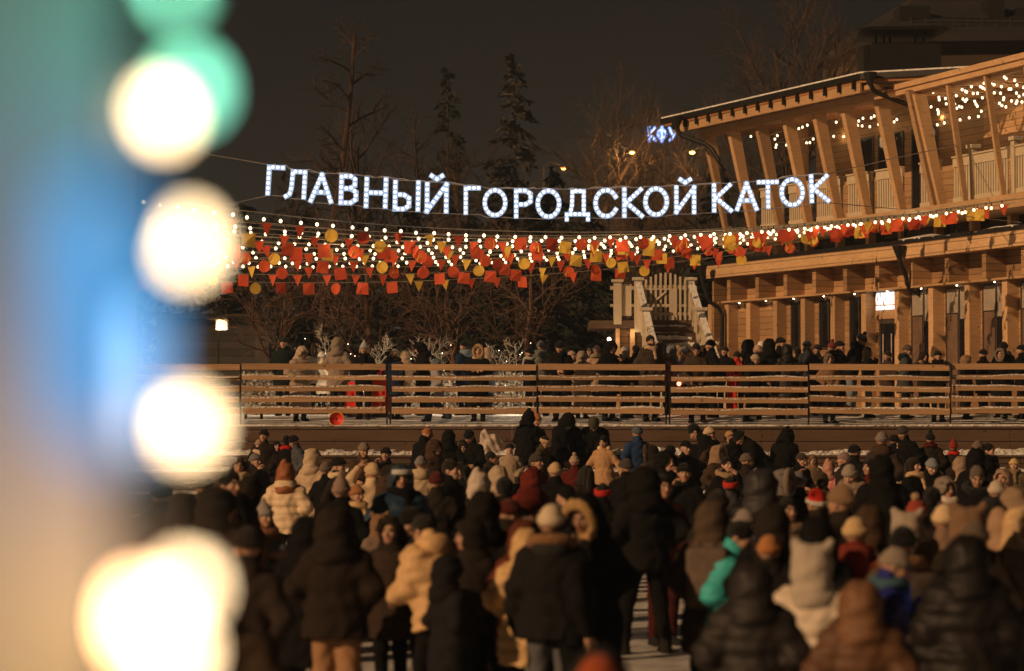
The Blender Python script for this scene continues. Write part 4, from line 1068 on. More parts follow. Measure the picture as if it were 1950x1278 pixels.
def spruce(base, h, w, seed, lab, mat, group=None, dens=1.0, tuft=1.0):
    r = np.random.default_rng(seed); root = tag(empty('spruce_tree', base), lab, 'tree', group); base = np.array(base,float)
    under(MB().tube([base,base+[0,0,h*.97]],[.16,.02],8).build('trunk', BARK), root); V = []; F = []
    for k in range(int(46*dens*h/8)):
        t = (k+r.random())/(46*dens*h/8); z = h*(.06+.93*t); L = w*(1-t)**.85*r.uniform(.6,1.12)+.12; az = r.random()*6.283; d = np.array([math.cos(az),math.sin(az),0]); sd = np.array([-d[1],d[0],0])
        m = max(4,int(9*L))
        for j in range(m*3):
            u = (j+r.random())/(m*3)*1.02+.04; c = base+[0,0,z]+d*L*u+[0,0,-.38*L*u**1.4+.10*L*u]+sd*r.normal(0,.16*L*(1.1-u)+.03)+[0,0,r.normal(0,.05)]
            s = tuft*r.uniform(.10,.24)*(1.15-.3*t); a = d*s+[0,0,-s*.5]+r.normal(0,.06,3); b = sd*s*.42+r.normal(0,.05,3)
            i = len(V); V += [c-b, c+b, c+a]; F.append((i,i+1,i+2))
            i = len(V); V += [c-[0,0,s*.3], c+[0,0,s*.25]+b*.3, c+a*.9+[0,0,-.03]]; F.append((i,i+1,i+2))
    under(mesh_obj('crown', V, F, mat), root); return root
def gp(px, D): return np.array([(px-975)/KF*D, D, zt(D)-.03])
bare('poplar_tree', gp(604,74), 11.6, .30, 1, 'tall slim bare tree with a pale reddish trunk behind the letter sign', .12, 4, .38, .2, .5, (16,6,5,3), plain('reddish_bark',(.060,.032,.024),.85,var=.3,sc=5), group='bare trees behind the fence')
bare('bare_tree', gp(655,84), 9.4, .75, 2, 'rounded bare tree with a dark twiggy crown just right of the tall slim tree', .15, 4, .35, .8, 0, (10,8,7,5), group='bare trees behind the fence')
bare('bare_tree', gp(745,79), 8.2, .8, 13, 'arching bare tree with drooping reddish boughs above the letter sign', .13, 4, .45, .5, .9, (9,6,6,4), group='bare trees behind the fence')
for i,(px,D,h,sp_,sd,lab) in enumerate(((500,61,3.9,1.0,4,'low spreading bare apple-like tree behind the left end of the fence'),(690,63,3.9,1.05,5,'low bare tree with a wide fan of twigs behind the pointed grey knit hat'),
        (868,62,4.0,1.0,6,'low bare tree with fanned twigs behind the person in a fur headscarf'),(1010,66,4.4,.9,7,'low bare tree half hidden by dark spruces, right of the other low fans'))):
    bare('bare_tree', gp(px,D), h, sp_, 30+sd, lab, .09, 4, .28, .25, 0, (11,9,7,5), plain('brown_bark',(.12,.065,.04),.9,var=.3), plain('brown_twig',(.105,.06,.04),.9,var=.3), group='low bare trees behind the fence')
ORB = plain('lamplit_bark', (.055,.034,.022), .9, var=.3)
for i,(px,D,h,lab) in enumerate(((1095,96,10.6,'bare tree under the pair of small amber street lamps'),(1240,98,10.9,'bushy bare tree lit amber between the two bright street lamps'),(1300,92,8.4,'bare tree left of the slanted columns of the pavilion'),
        (1480,84,12.8,'bare tree seen between the slanted columns and above the pavilion roof'),(1560,92,14.0,'tall bare tree behind the pavilion roof beside the old house'),(1170,104,12.2,'tall bare tree behind the amber street lamps'),(915,92,9.2,'bare tree between the two pointed spruces'))):
    bare('bare_tree', gp(px,D), h, .72, 60+i, lab, .16, 4, .22, .6, 0, (13,9,7,6), ORB, ORB, group='bare trees in the park')
for i,(px,D,h,w,mt,lab,dn,tf) in enumerate(((852,93,13.4,1.5,FIRM,'slim dark spruce with a pointed top, left of the frosted one',1.0,1),(980,86,12.9,1.75,FIRS,'tall frosted spruce with a pointed top above the word in the middle of the sign',1.3,1.1),
        (1055,68,7.0,1.9,FIRM,'dark spruce with amber-lit tufts behind the bunting, left of the stair',1.5,1.1),(955,70,6.2,1.8,FIRM,'dark spruce beside the low bare tree, behind the middle of the fence',1.4,1.1),
        (1125,74,6.6,1.8,FIRM,'dark spruce just left of the stair',1.4,1.1),(775,76,6.8,1.9,FIRM,'dark spruce between two low bare trees',1.4,1.1),(590,80,6.9,2.0,FIRM,'dark spruce behind the tall slim trunk',1.3,1.1),
        (470,82,7.2,2.1,FIRM,'leftmost dark spruce, behind the lamp on the grey kiosk',1.3,1.1),(1370,82,8.6,1.9,FIRM,'dark spruce behind the left corner of the pavilion',1.3,1.1),(690,88,7.6,2.2,FIRM,'broad dark spruce behind the low bare fan tree',1.3,1.2),(890,84,7.0,2.1,FIRM,'broad dark spruce in front of the two pointed ones',1.3,1.2))):
    spruce(gp(px,D), h, w*1.35, 80+i, lab, mt, 'spruces in the park', dn*1.35, tf*1.1)
# the far edge of the park: one dark mass
r = np.random.default_rng(5); V = []; F = []
for k in range(15000):
    x = r.uniform(-36,40); top = 8.0+1.6*math.sin(x*.45)+1.2*math.sin(x*1.13+1)+.8*math.sin(x*2.9)+(2.0 if x > 4 else 0); z = ZP+top*r.random()**.6; y = 112+r.uniform(0,8)
    s = r.uniform(.12,.5); a = r.normal(0,1,3); a /= np.linalg.norm(a); b = np.cross(a,r.normal(0,1,3)); b /= np.linalg.norm(b); c = np.array([x,y,z]); i = len(V)
    V += [c-b*s*.35, c+b*s*.35, c+a*s*1.6]; F.append((i,i+1,i+2))
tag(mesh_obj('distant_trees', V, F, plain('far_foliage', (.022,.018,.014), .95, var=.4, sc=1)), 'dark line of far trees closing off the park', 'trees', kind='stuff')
# frosted shrubs wound with tiny lights, between the people behind the fence
TINY = emit('tiny_led', (1,.82,.58), 7)
for i,(px,D,h,lab) in enumerate(((606,54.5,1.7,'frosted shrub wound with tiny lights behind the hooded person in beige'),(690,54,1.55,'frosted lit shrub behind the person in a pointed grey hat'),(818,54.5,1.65,'tallest frosted lit shrub, behind the child walking along the fence'),
        (992,54,1.65,'frosted lit shrub right of the person in a fur headscarf'))):
    b_ = gp(px,D); s_ = bare('frosted_shrub', b_, h, .95, 100+i, lab, .03, 4, .05, .75, 0, (8,6,5,3), FROSTM, FROSTM, 'frosted shrubs with tiny lights', .2, 'shrub')
    r = np.random.default_rng(i); led = MB()
    for k in range(34): 
        z = r.uniform(.35,1); led.ball(b_+[r.normal(0,.42*z),r.normal(0,.3),h*z*r.uniform(.7,1.05)], .009, 5, 4)
    under(led.build('tiny_lights', TINY), s_); lamp(b_+[0,-1.9,.3], 14, (1,.78,.5), .4)  # soft light added low in front to brighten the snow by the fence
for i,(px,w,D,lab) in enumerate(((545,.95,53.6,'clipped frosted hedge left of the red sleds'),(845,.85,53.8,'clipped frosted hedge behind the walking child'),(968,.72,53.2,'clipped bluish frosted hedge right of the person in a long black coat'))):
    c0 = gp(px,D); r = np.random.default_rng(i+50); V = []; F = []; hd = tag(empty('clipped_hedge', c0), lab, 'hedge', 'clipped hedges behind the fence')
    for k in range(2600):
        c = c0+[r.uniform(-w,w),r.uniform(-.3,.3),r.uniform(.02,.95)]; a = r.normal(0,.05,3); b = r.normal(0,.022,3); j = len(V); V += [c-b,c+b,c+a]; F.append((j,j+1,j+2))
    under(mesh_obj('leaves', V, F, FROSTM), hd); st = MB(); lamp(c0+[0,-1.7,.4], 22, (1,.80,.58), .4)  # light before the hedge is an added one for the snow strip
    for k in range(7): st.tube([c0+[-w+.3*k*w,0,0],c0+[-w+.3*k*w+.05,0,.8]],.015,4)
    under(st.build('stem', BARK), hd)
# ================================================================ street lamps, far houses
AMB = emit('amber_lamp', (1,.50,.15), 3.2); POLE = plain('lamp_pole', (.014,.013,.012), .6, .4)
for px,py,D,pw,k,lab in ((1203,290,96,380,1,'brightest amber street lamp, left one of the pair beside the blue roof letters'),(1318,290,96,380,-1,'bright amber street lamp nearest to the corner of the pavilion'),(1073,320,108,250,1,'small amber street lamp above the middle of the letter sign'),
        (1178,325,112,250,-1,'dimmer small amber street lamp left of the brightest one'),(1265,523,100,120,1,'low amber street lamp just above the stair gate'),(1480,258,92,220,-1,'amber street lamp seen between the slanted columns'),(1050,357,116,100,1,'tiny amber street lamp touching the top cable of the letter sign')):
    h = P(px,py,D); g = tag(empty('street_lamp', (h[0]-.9*k,D,ZP)), lab, 'street lamp', 'amber street lamps in the park')
    under(MB().tube([(h[0]-.9*k,D+.3,ZP),(h[0]-.9*k,D+.3,h[2]+.1),(h[0]-.6*k,D+.2,h[2]+.28),(h[0],D+.05,h[2]+.12)],[.07,.05,.04,.04],8).build('pole', POLE), g)
    sz = 1.0 if pw > 400 else .62
    under(MB().ball(h+[0,.02,.06],.2*sz,10,6,(1.3,1.0,.35)).build('lamp_housing', POLE), g); under(MB().ball(h-[0,.05,.02],.16*sz,10,6,(1.15,.8,.62)).build('lamp_glass', AMB), g)
    lamp(h-[0,.5,.25], pw, (1,.5,.16), .15)
# blue roof letters on a dark block of flats
fb = tag(empty('flat_block', P(1310,777,170)*[1,1,0]+[0,0,ZP]), 'dark block of flats far behind the trees, under the blue roof letters', 'building')
W0, W1 = P(1175,236,170), P(1460,236,170); FBM = plain('dark_render', (.022,.018,.016), .9)
under(MB().box(W0[0],W1[0],170,182,ZP,W0[2]).build('wall', FBM), fb); under(MB().box(W0[0]-.4,W1[0]+.4,169.6,182.4,W0[2],W0[2]+.4).build('roof', DARKM), fb)
for i in range(3): under(MB().box(W0[0]+1.5+i*3,W0[0]+2.6+i*3,171,172.5,W0[2]+.4,W0[2]+1.3).build('roof_vent', DARKM), fb)
kf = tag(empty('roof_letter_sign', P(1257,256,168.6)), 'glowing blue and white roof letters partly hidden by the eaves of the pavilion', 'sign')
BLU = emit('blue_neon', (.16,.36,1.0), 1.5); BLW = emit('white_neon', (.75,.9,1.0), 1.6)
for ch,px in (('К',1236),('Ф',1253),('У',1275)):
    o = P(px,267,168.6); hh = 23*168.6/KF; mb = MB(); stroke_mesh(mb, GLY[ch], .30, .1, lambda v: np.stack([o[0]+v[:,0]*hh*.78,o[1]+v[:,2],o[2]+v[:,1]*hh],1)); L = under(mb.build('letter', BLU), kf)
    mb = MB(); stroke_mesh(mb, GLY[ch], .11, .04, lambda v: np.stack([o[0]+v[:,0]*hh*.78,o[1]-.05+v[:,2],o[2]+v[:,1]*hh],1)); mb.build('tube_core', BLW, L)
under(MB().box(P(1232,0,169)[0],P(1290,0,169)[0],168.9,169.0,W0[2]+.4,W0[2]+.7).build('sign_frame', DARKM), kf)
# old house behind the pavilion: rendered wall, snowy roof with snow guards, vent shaft with a lid on posts
OLD = plain('old_render', (.055,.035,.022), .9, var=.2, sc=1.5); OROOF = plain('old_roof', (.026,.022,.021), .8, var=.2, sc=1)  # wall and roof colours darkened in place of the floodlight's fall-off
oh = tag(empty('old_house', P(1780,777,92)*[1,1,0]+[0,0,ZP]), 'dark old house with a hipped snowy roof rising behind the pavilion', 'building')
e0, e1, e2 = P(1572,112,98), P(1660,72,88), P(2100,66,88)
v = [(*p[:2],ZP) for p in (e0,e1,e2)]+[tuple(e0),tuple(e1),tuple(e2)]+[(e2[0],104,ZP),(e2[0],104,e2[2]),(e0[0]+1,108,ZP),(e0[0]+1,108,e0[2])]
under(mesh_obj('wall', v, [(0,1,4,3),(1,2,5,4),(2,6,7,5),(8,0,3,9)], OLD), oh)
rg0 = P(1760,-20,97); rg1 = P(2100,-40,97)
rv = [tuple(np.array(e0)+[-.5,-.3,0]),tuple(np.array(e1)+[0,-.6,0]),tuple(np.array(e2)+[0,-.6,0]),tuple(rg1),tuple(rg0)]
rv2 = [(x,y,z-.25) for x,y,z in rv]
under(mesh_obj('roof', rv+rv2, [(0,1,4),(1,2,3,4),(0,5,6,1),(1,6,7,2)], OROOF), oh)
gd = MB()
for i in range(9):
    p = P(1736+i*27,50,88.6); gd.tube([p,P(1736+i*27,33,88.6)],.03,4)
gd.tube([P(1736,34,88.6),P(1960,36,88.6)],.022,4); gd.tube([P(1736,42,88.6),P(1960,44,88.6)],.022,4)
under(gd.build('snow_guard', DARKM), oh)
for a,b_,c,d in ((1713,1771,11,24),(1884,1913,-6,20),(1936,1990,14,50)): q = P(a,d,90); q2 = P(b_,c,90); under(MB().box(q[0],q2[0],90,91.5,q[2]-.3,q2[2]).build('dormer', DARKM), oh)
vs = tag(empty('vent_shaft', P(1720,120,66)), 'black square vent shaft with a flat lid on thin posts behind the pavilion roof', 'vent shaft')
q = P(1660,120,66); q2 = P(1792,83,66); under(MB().box(q[0],q2[0],66,67.6,10.6,q2[2]).build('shaft', plain('black_sheet',(.008,.007,.006),.6)), vs)
under(MB().box(P(1646,0,66)[0],q[0],66.2,67.4,10.6,q2[2]-.02).build('shaft_edge', DARKM), vs)
for px in (1671,1686,1698,1747,1762): p = P(px,83,66); under(MB().box(p[0]-.03,p[0]+.03,66.3,66.36,q2[2]-.02,P(px,58,66)[2]).build('lid_post', DARKM), vs)
l0 = P(1632,60,66); l1 = P(1805,60,66); t = P(1700,51,66)[2]; under(MB().add([(l0[0],65.6,l0[2]),(l1[0],65.6,l0[2]),(l0[0]+.25,68,l0[2]),(l1[0]-.25,68,l0[2]),(l0[0]+.3,65.9,t),(l1[0]-.1,65.9,t),(l0[0]+.4,67.8,t),(l1[0]-.4,67.8,t)],[(0,2,3,1),(4,5,7,6),(0,1,5,4),(2,6,7,3),(0,4,6,2),(1,3,7,5)]).build('lid', DARKM), vs)
# grey kiosk with a lit lamp box at the left
ko = tag(empty('grey_kiosk', gp(455,72)), 'low grey kiosk with a dark roof behind the left end of the fence', 'kiosk'); KM = wood('grey_boards', (.04,.035,.03), .22)
x0, x1 = P(300,0,72)[0], P(528,0,72)[0]
under(MB().box(x0,x1,72,75,ZP,P(0,606,72)[2]).build('wall', KM), ko); under(MB().box(x0-.2,x1+.25,71.7,75.2,P(0,606,72)[2],P(0,598,72)[2]).build('roof', DARKM), ko)
under(MB().box(P(488,0,72)[0],P(515,0,72)[0],71.95,71.99,ZP,P(0,640,72)[2]).build('door', WIN), ko)
lx = tag(empty('lantern_box', P(422,618,70.5)), 'square glass lantern box shining warm white in front of the grey kiosk', 'lantern')
q = P(412,628,70.5); q2 = P(433,609,70.5); under(MB().box(q[0],q2[0],70.4,70.7,q[2],q2[2]).build('lantern_glass', emit('lantern_glow',(1,.74,.46),.32)), lx); under(MB().ball(P(416,614,70.3),.035,8,6).build('bulb', BW), lx); under(MB().box(q[0]+.02,q2[0]-.02,70.34,70.4,q[2],q[2]+.05).build('bulb_tray', BW), lx)
under(MB().box(P(398,0,70.5)[0],P(434,0,70.5)[0],70.3,70.8,q2[2],q2[2]+.05).build('lantern_roof', KM), lx); under(MB().tube([(q[0]+.05,70.6,ZP),(q[0]+.05,70.6,q[2]+.6)],.03,6).build('pole', POLE), lx); lamp(P(425,622,70.0), 18, (1,.75,.45), .1)
# ---- loose things on the snow behind the fence
RED = plain('red_paint', (.60,.035,.02), .5, var=.12); YEL = plain('yellow_rim', (.6,.36,.08), .5)
sl = tag(empty('saucer_sled', P(641,800,48.9)), 'round red saucer sled leaning on the fence, yellow rim', 'sled'); c = P(641,798,48.88)
mb = MB(); 
for k in range(5): pass
ringv = []; nn = 28
for rr_,dy in ((.02,.05),(.10,.045),(.135,.02),(.148,-.005)):
    ringv += [(c[0]+rr_*math.sin(a*2*math.pi/nn), c[1]+dy, c[2]+rr_*.95*math.cos(a*2*math.pi/nn)) for a in range(nn)]
ff = [tuple(range(nn))]+[(k*nn+a,k*nn+(a+1)%nn,(k+1)*nn+(a+1)%nn,(k+1)*nn+a) for k in range(3) for a in range(nn)]
ringv2 = [(x,y+.012,z) for x,y,z in ringv]; fo = len(ringv)
ff2 = [tuple(i+fo for i in q[::-1]) for q in ff]
under(mesh_obj('dish', ringv+ringv2, ff+ff2, RED, smooth=True), sl)
under(MB().tube([(c[0]+.15*math.sin(a*2*math.pi/24),c[1]-.005,c[2]+.143*math.cos(a*2*math.pi/24)) for a in range(25)],.011,6).build('rim', YEL), sl)
def sled(name, px, ytop, w, D, lab, lean):
    b_ = gp(px,D); ztop = CAMZ+(777-ytop)*D/KF; g = tag(empty(name, b_), lab, 'sled', 'red toboggans stood on end'); h = ztop-b_[2]; pr = []
    for k in range(9):
        t = k/8; pr.append((h*t, .05+.14*max(0,t-.75)**1.4*4, w*(1-.12*t**3)))
    V = []; 
    for z,y,ww in pr: V += [(b_[0]+lean*z+x*ww, D-.1+y+(.03 if abs(x)<.9 else -.07), b_[2]+z) for x in (-1,-.82,-.25,.25,.82,1)]
    F = [(k*6+i,k*6+i+1,k*6+i+7,k*6+i+6) for k in range(8) for i in range(5)]; n = len(V); V2 = V+[(x,y+.02,z) for x,y,z in V]
    under(mesh_obj('shell', V2, F+[tuple(i+n for i in q[::-1]) for q in F]+[(k*6,k*6+6,k*6+6+n,k*6+n) for k in range(8)]+[(k*6+5,k*6+5+n,k*6+11+n,k*6+11) for k in range(8)], RED), g)
    under(MB().tube([(b_[0]+lean*h*.85-w*.9,D-.2,b_[2]+h*.85),(b_[0]+lean*h*.8-w*1.15,D-.22,b_[2]+h*.6)],.015,5).build('brake_lever', YEL), g)
sled('toboggan', 662, 727, .17, 51.6, 'red toboggan stood on end left of the person in a pointed knit hat', .04)
sled('toboggan', 724, 703, .19, 51.4, 'taller red toboggan stood on end right of the person in a pointed knit hat', .03)
sled('toboggan', 1395, 707, .10, 51.8, 'red toboggan stood on end below the stair newel beside the man in a black beanie', -.06)
rl = tag(empty('red_lantern', P(1292,732,51.2)), 'small glowing red lantern on a stick beside the fence post', 'lantern'); c = P(1293,731,51.2)
under(MB().ball(c,.045,10,8).build('lamp_glass', emit('red_glow',(1,.10,.05),16)), rl); under(MB().tube([(c[0]+.02,51.22,ZP),(c[0]+.01,51.21,c[2]-.03)],.013,6).build('stick', POLE), rl); under(MB().tube([c+[0,0,.03],c+[0,0,.09]],.02,8).build('cap', POLE), rl); lamp(c-[0,.12,0], 1.3, (1,.12,.05), .05)
bg = tag(empty('plastic_bag', P(935,850,47.2)), 'crumpled pale plastic bag slumped on the upper step', 'bag'); r = np.random.default_rng(3)
V, F = surface_nets(lambda Q: sm(ell(Q,(0,0,.2),(.24,.16,.22)), cap(Q,(-.08,0,.3),(-.16,0,.45),.10,.05), .08)+.03*np.sin(19*Q[:,0]+7*Q[:,2])*np.sin(23*Q[:,2]+9*Q[:,1])+.015*np.sin(50*Q[:,0]+20*Q[:,2]), (-.4,-.3,-.05), (.4,.3,.6), .025)
under(mesh_obj('sack', V+np.array([P(935,850,48)[0],48.0,1.5]), F, plain('pale_plastic',(.42,.34,.28),.4,var=.1), smooth=True), bg)
# ================================================================ the near post wound with coloured bulbs, out of focus
npo = tag(empty('market_post', (-.33,1.5,0)), 'pale painted square post at the left edge wound with glowing bulbs, very close and blurred', 'post')
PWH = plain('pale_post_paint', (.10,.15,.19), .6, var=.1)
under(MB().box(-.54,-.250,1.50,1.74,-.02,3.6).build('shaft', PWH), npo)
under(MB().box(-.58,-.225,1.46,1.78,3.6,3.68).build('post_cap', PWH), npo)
gl = tag(empty('bulb_garland', (-.22,1.5,2.4)), 'garland of big white, green and blue bulbs wound down the near left post, blurred', 'string lights')
NW = emit('near_white_bulb', (1,.72,.40), 12); NG = emit('near_green_bulb', (.30,1,.68), 5); NB = emit('near_blue_tube', (.36,.66,.95), .5); NW2 = emit('near_soft_bulb', (1,.74,.42), 10)
pts = []
for px,py,D,mt,r_,el,tl in ((338,-28,1.50,NG,.0095,1.5,-.3),(362,168,1.46,NG,.011,1.25,-.3),(310,216,1.62,NW,.0115,1.35,-.35),(357,462,1.62,NW,.0125,1.35,.1),(357,812,1.62,NW,.0125,1.25,.1),(352,1128,1.58,NW,.0135,1.3,.2),(270,1180,1.42,NW2,.0125,1.6,.0),(330,1245,1.45,NW,.0115,1.3,.3)):
    c = P(px,py,D); V, F = surface_nets(lambda Q: ell(Q,(0,0,0),(r_,r_,r_*el)), (-.02,-.02,-.03),(.02,.02,.03),.0035)
    o = under(mesh_obj('bulb', V@roty(tl).T+c, F, mt, smooth=True), gl); MB().tube([c+np.array([0,0,r_*el*.9])@roty(tl).T,c+np.array([0,0,r_*el+.02])@roty(tl).T],.0065,8).build('socket', SOCK, o)
    pts.append(c+np.array([0,.01,r_*el+.02]))
pts.insert(4, P(270,640,1.5)); wire = [pts[0]+[0,0,.1]]+pts
under(MB().tube(smooth_pts(wire,4),.0025,6).build('wire', plain('green_wire',(.02,.04,.025),.5)), gl)
NB2 = emit('near_deep_blue_tube', (.03,.32,.80), 1.05)
for px,y0,y1,D,rr_,mt in ((278,580,850,1.52,.0125,NB),(190,350,850,1.06,.016,NB2)):
    a, b = P(px,y0,D), P(px,y1,D); under(MB().tube([a,a*.95+b*.05,a*.05+b*.95,b],[rr_*.5,rr_,rr_,rr_*.5],14).build('light_tube', mt, None, True), gl)
for px,py,D,pw,c in ((190,-40,1.38,.6,(.03,1,.45)),(130,140,1.36,.10,(.05,1,.7)),(190,390,1.38,.45,(.02,.36,1)),(210,630,1.39,.45,(.02,.36,1)),(150,830,1.36,.16,(.35,.42,1)),(80,1235,1.34,4.6,(1,.36,.065)),(80,990,1.34,.4,(1,.42,.25))):
    lamp(P(px,py,D), pw, c, .012)
# ================================================================ people
BK=(.008,.0078,.008); DK=(.022,.017,.014); DB=(.055,.034,.022); CR=(.60,.50,.38); BE=(.40,.31,.22); GR=(.16,.155,.16); LG=(.34,.33,.33); NV=(.014,.024,.05); BL=(.03,.09,.30); MA=(.085,.014,.011)
TN=(.36,.20,.09); WH=(.72,.67,.60); OR=(.42,.16,.05); RD=(.50,.03,.022); GB=(.17,.21,.25); TQ=(.05,.42,.42); JN=(.045,.065,.10); JL=(.16,.19,.23); FU=(.42,.27,.14); PK=(.60,.22,.20); OL=(.06,.05,.03); DT=(.012,.018,.018)
S=Pose(); PO=Pose('pocket','pocket'); PH=Pose('phone','pocket','stand',4,18); PF=Pose('fore','phone','apart',3,10); FO=Pose('fold','fold'); RL=Pose('rail','rail','lean',26,4); RS=Pose('rail','fold','lean',14,8)
UP=Pose('up','up','stand',-3,-4); WK=Pose('pocket','down','walk',4); WL_=Pose('down','pocket','walk',6,6); ST=Pose('down','pocket','stride'); AP=Pose('pocket','hip','apart',4); MO=Pose('mouth','pocket'); TI=Pose('tie','tie','sit',38,28); TI2=Pose('tie','tie','sit',48,12)
BN=Pose('tie','fore','apart',42,10); BD=Pose('fore','fore','apart',14,25); OU=Pose('out','out','apart',2,8); TL=Pose('pocket','pocket','stand',0,4,35); TR=Pose('pocket','pocket','stand',0,4,-35); LD=Pose('pocket','pocket','stand',5,22); SI=Pose('fold','pocket','sit',6,8); HB=Pose('behind','behind','apart',2,0,20)
FR = 'onlookers behind the fence'; CG = 'crowd on the rink'; SG = 'people on the steps'
def top_of(po, hat): return float((po.headM()@np.array([0,0,{'hood':.272,'hood_point':.30,'hood_ears':.305,'santa':.26,'beanie_tall':.31,'shawl':.25}.get(hat,.255),1]))[2])
def F_(px, y, D, face, pose, hat, hc, cc, label, **k):          # stands on the terrace behind the fence
    z = CAMZ+(777-y)*D/KF; zf = zt(D)-.01; s = (z-zf)/top_of(pose,hat)
    person(((px-975)/KF*D, D, zf), face, s*1.76, pose, k.pop('coat','jacket'), hat, hc, k.pop('legs',BK), cc, label, FR, **k)
def C_(px, y, h, face, pose, hat, hc, cc, label, **k):          # stands on the ice, or on a step when that far
    t = top_of(pose,hat); s = h/1.76; D = (CAMZ-s*t)*KF/max(1,y-777) if s*t < CAMZ else 999; zf = 0; g = CG
    if D > 44.2 or y < 790:
        best = None
        for z,y0,y1 in STEPS+[(0,43.4,44.6)]:
            Dm = y0+.30 if pose.drop < .2 else y0-.32; zz = z
            if pose.drop >= .2: zz = z-.46          # the seat is the step, feet on the one below
            s2 = (CAMZ-(y-777)*Dm/KF-zz)/t
            if s2 > .4 and (best is None or abs(s2-s) < abs(best[0]-s)): best = (s2,Dm,zz)
        s, D, zf = best; s = min(max(s,.62),1.16); g = SG
        zf = max(0,zf)
    person(((px-975)/KF*D, D, zf), face, s*1.76, pose, k.pop('coat','jacket'), hat, hc, k.pop('legs',BK), cc, label, g, **k)
# ---- behind the fence, left to right
F_(540,641,51,-5,PO,'beanie',(.012,.02,.02),DT,'man in dark green parka and black beanie facing the rink, leftmost behind the fence',hem='mid',extra=[('hood_down',DT)])
F_(572,660,50,30,LD,'hood',BE,(.30,.23,.17),'person in long beige coat and pale hood looking down behind the fence',hem='long',puff=1,coat='coat',legs=DK)
F_(592,653,52.2,70,PO,'hood',DK,(.20,.16,.13),'person in dark hood standing behind the one in the pale hood',extra=[('fur',DB)])
F_(612,668,53.4,150,PO,'beanie',WH,CR,'person in cream coat mostly hidden by the dark hood and the frosted shrub',hem='mid',coat='coat')
F_(643,641,51,165,PO,'hood',(.22,.17,.13),(.24,.19,.15),'person seen from behind in beige-grey hooded parka beside the frosted shrub',hem='mid',coat='parka',legs=DK)
F_(693,649,50.3,-8,PO,'beanie_tall',LG,BK,'person with two pale braids in a pointed grey knit hat and black jacket',extra=[('hair_long',(.40,.28,.16)),('scarf',BK)])
F_(753,664,50.3,140,PO,'beanie',BE,NV,'person in beige hat and thick dark scarf, right of the taller toboggan',extra=[('scarf',DK)],hem='mid')
F_(772,668,52,-160,PO,'hood',(.34,.25,.18),(.34,.24,.17),'person in beige hood right beside the thick dark scarf',hem='mid',extra=[('fur',BE)])
F_(806,652,51,-75,LD,'hood',BK,BK,'tall person in black hood facing left, behind the walking child',hem='long',coat='coat')
F_(832,682,50,-80,WK,'hood',GB,(.26,.25,.26),'child in grey hooded coat walking left in flared jeans',hem='mid',legs=JN,wide=1,coat='coat',tone=1)
F_(884,647,51.6,-130,PO,'beanie',BK,NV,'person in black hat and dark blue hood, back turned, left of the fur headscarf',extra=[('hood_down',GB)],hem='mid')
F_(911,655,50,-4,FO,'hood',(.42,.29,.18),BK,'person in long black coat and pale fur headscarf facing the rink',hem='long',coat='coat',extra=[('fur',FU)],bootcol=DB,tone=1)
F_(928,661,51.8,150,PO,'hood',BE,(.05,.05,.06),'person in beige hood just behind the fur headscarf',hem='mid')
F_(1008,662,50.6,-100,PO,'beanie',BK,BK,'person in black hat with pale scarf facing left, left of the grey back',extra=[('scarf',LG)])
F_(1030,648,51.2,175,PO,'beanie',(.10,.10,.11),(.12,.12,.11),'broad person in grey parka and knit cap seen from behind',hem='mid',extra=[('hood_down',(.14,.14,.13))])
F_(1050,650,53,170,PO,'hood',BK,BK,'person in black hood behind the man leaning in a black jacket')
F_(1069,650,49.95,-12,RS,'beanie',BK,BK,'man in black beanie leaning on the fence left of the small beige hoods',hem='short',extra=[('scarf',BK)])
F_(1089,667,52,60,PO,'beanie',(.34,.24,.18),DB,'person in small mottled knit hat behind the leaning man in black')
F_(1108,667,50.4,165,PO,'hood',(.26,.19,.14),(.30,.22,.16),'child in long beige puffer and hood with its back to the rink',hem='long',puff=1,coat='puffer_coat',legs=DK)
F_(1124,654,53.2,-30,PO,'hood_point',DT,DT,'person in dark teal pointed hood at the back, between two beige hats')
F_(1136,657,51.2,-170,PO,'beanie',(.34,.24,.19),(.36,.24,.17),'person in pinkish beige hat and pale collar seen from behind',hem='mid',extra=[('fur_collar',BE)])
F_(1160,649,50.1,35,PH,'hood',BK,BK,'person in black hooded coat looking at a phone, left of the grey-blue beanie',hem='mid',coat='coat',extra=[('phone',(.5,.4,.3),'phone held up by the person in a black hood behind the fence',.1)])
F_(1191,659,50.5,110,S,'beanie',GB,BK,'person in grey-blue beanie with pale hair and black jacket, left of the bearded man',extra=[('hair_long',(.55,.42,.28))])
F_(1239,637,50.1,18,PO,'hair',(.012,.01,.009),(.05,.036,.026),'tall bearded bare-headed man in dark brown coat and beige sweater',hem='mid',extra=[('beard',(.012,.01,.009)),('scarf',(.42,.30,.2)),('hood_down',(.05,.036,.026))],coat='coat')
F_(1259,647,51.6,172,PO,'hair_long',(.02,.014,.01),DB,'person with long dark hair right behind the bearded man')
F_(1279,655,52,175,PO,'hood',(.14,.15,.17),(.14,.15,.17),'person in blue-grey hood seen from behind in front of the snowy stair',hem='mid')
F_(1293,656,52.6,150,PO,'hair_long',(.38,.24,.12),TN,'person with long fair hair in front of the snowy stair')
F_(1303,659,51.7,180,PO,'beanie',GB,(.16,.17,.19),'person in blue-grey beanie with a tan scarf, back turned, in front of the stair',extra=[('scarf',TN)])
F_(1327,655,49.9,-6,RL,'hair',(.015,.012,.01),(.05,.036,.024),'bare-headed man in brown jacket bending over the fence rail',extra=[('hood_down',DB)])
F_(1341,656,50.9,40,PO,'hood',DB,DB,'person in brown fur hood just behind the man bending over the rail',extra=[('fur',DB)])
F_(1357,646,50.6,-85,AP,'beanie',BK,BK,'man in black beanie and black jacket facing left, below the right stair newel',hem='short')
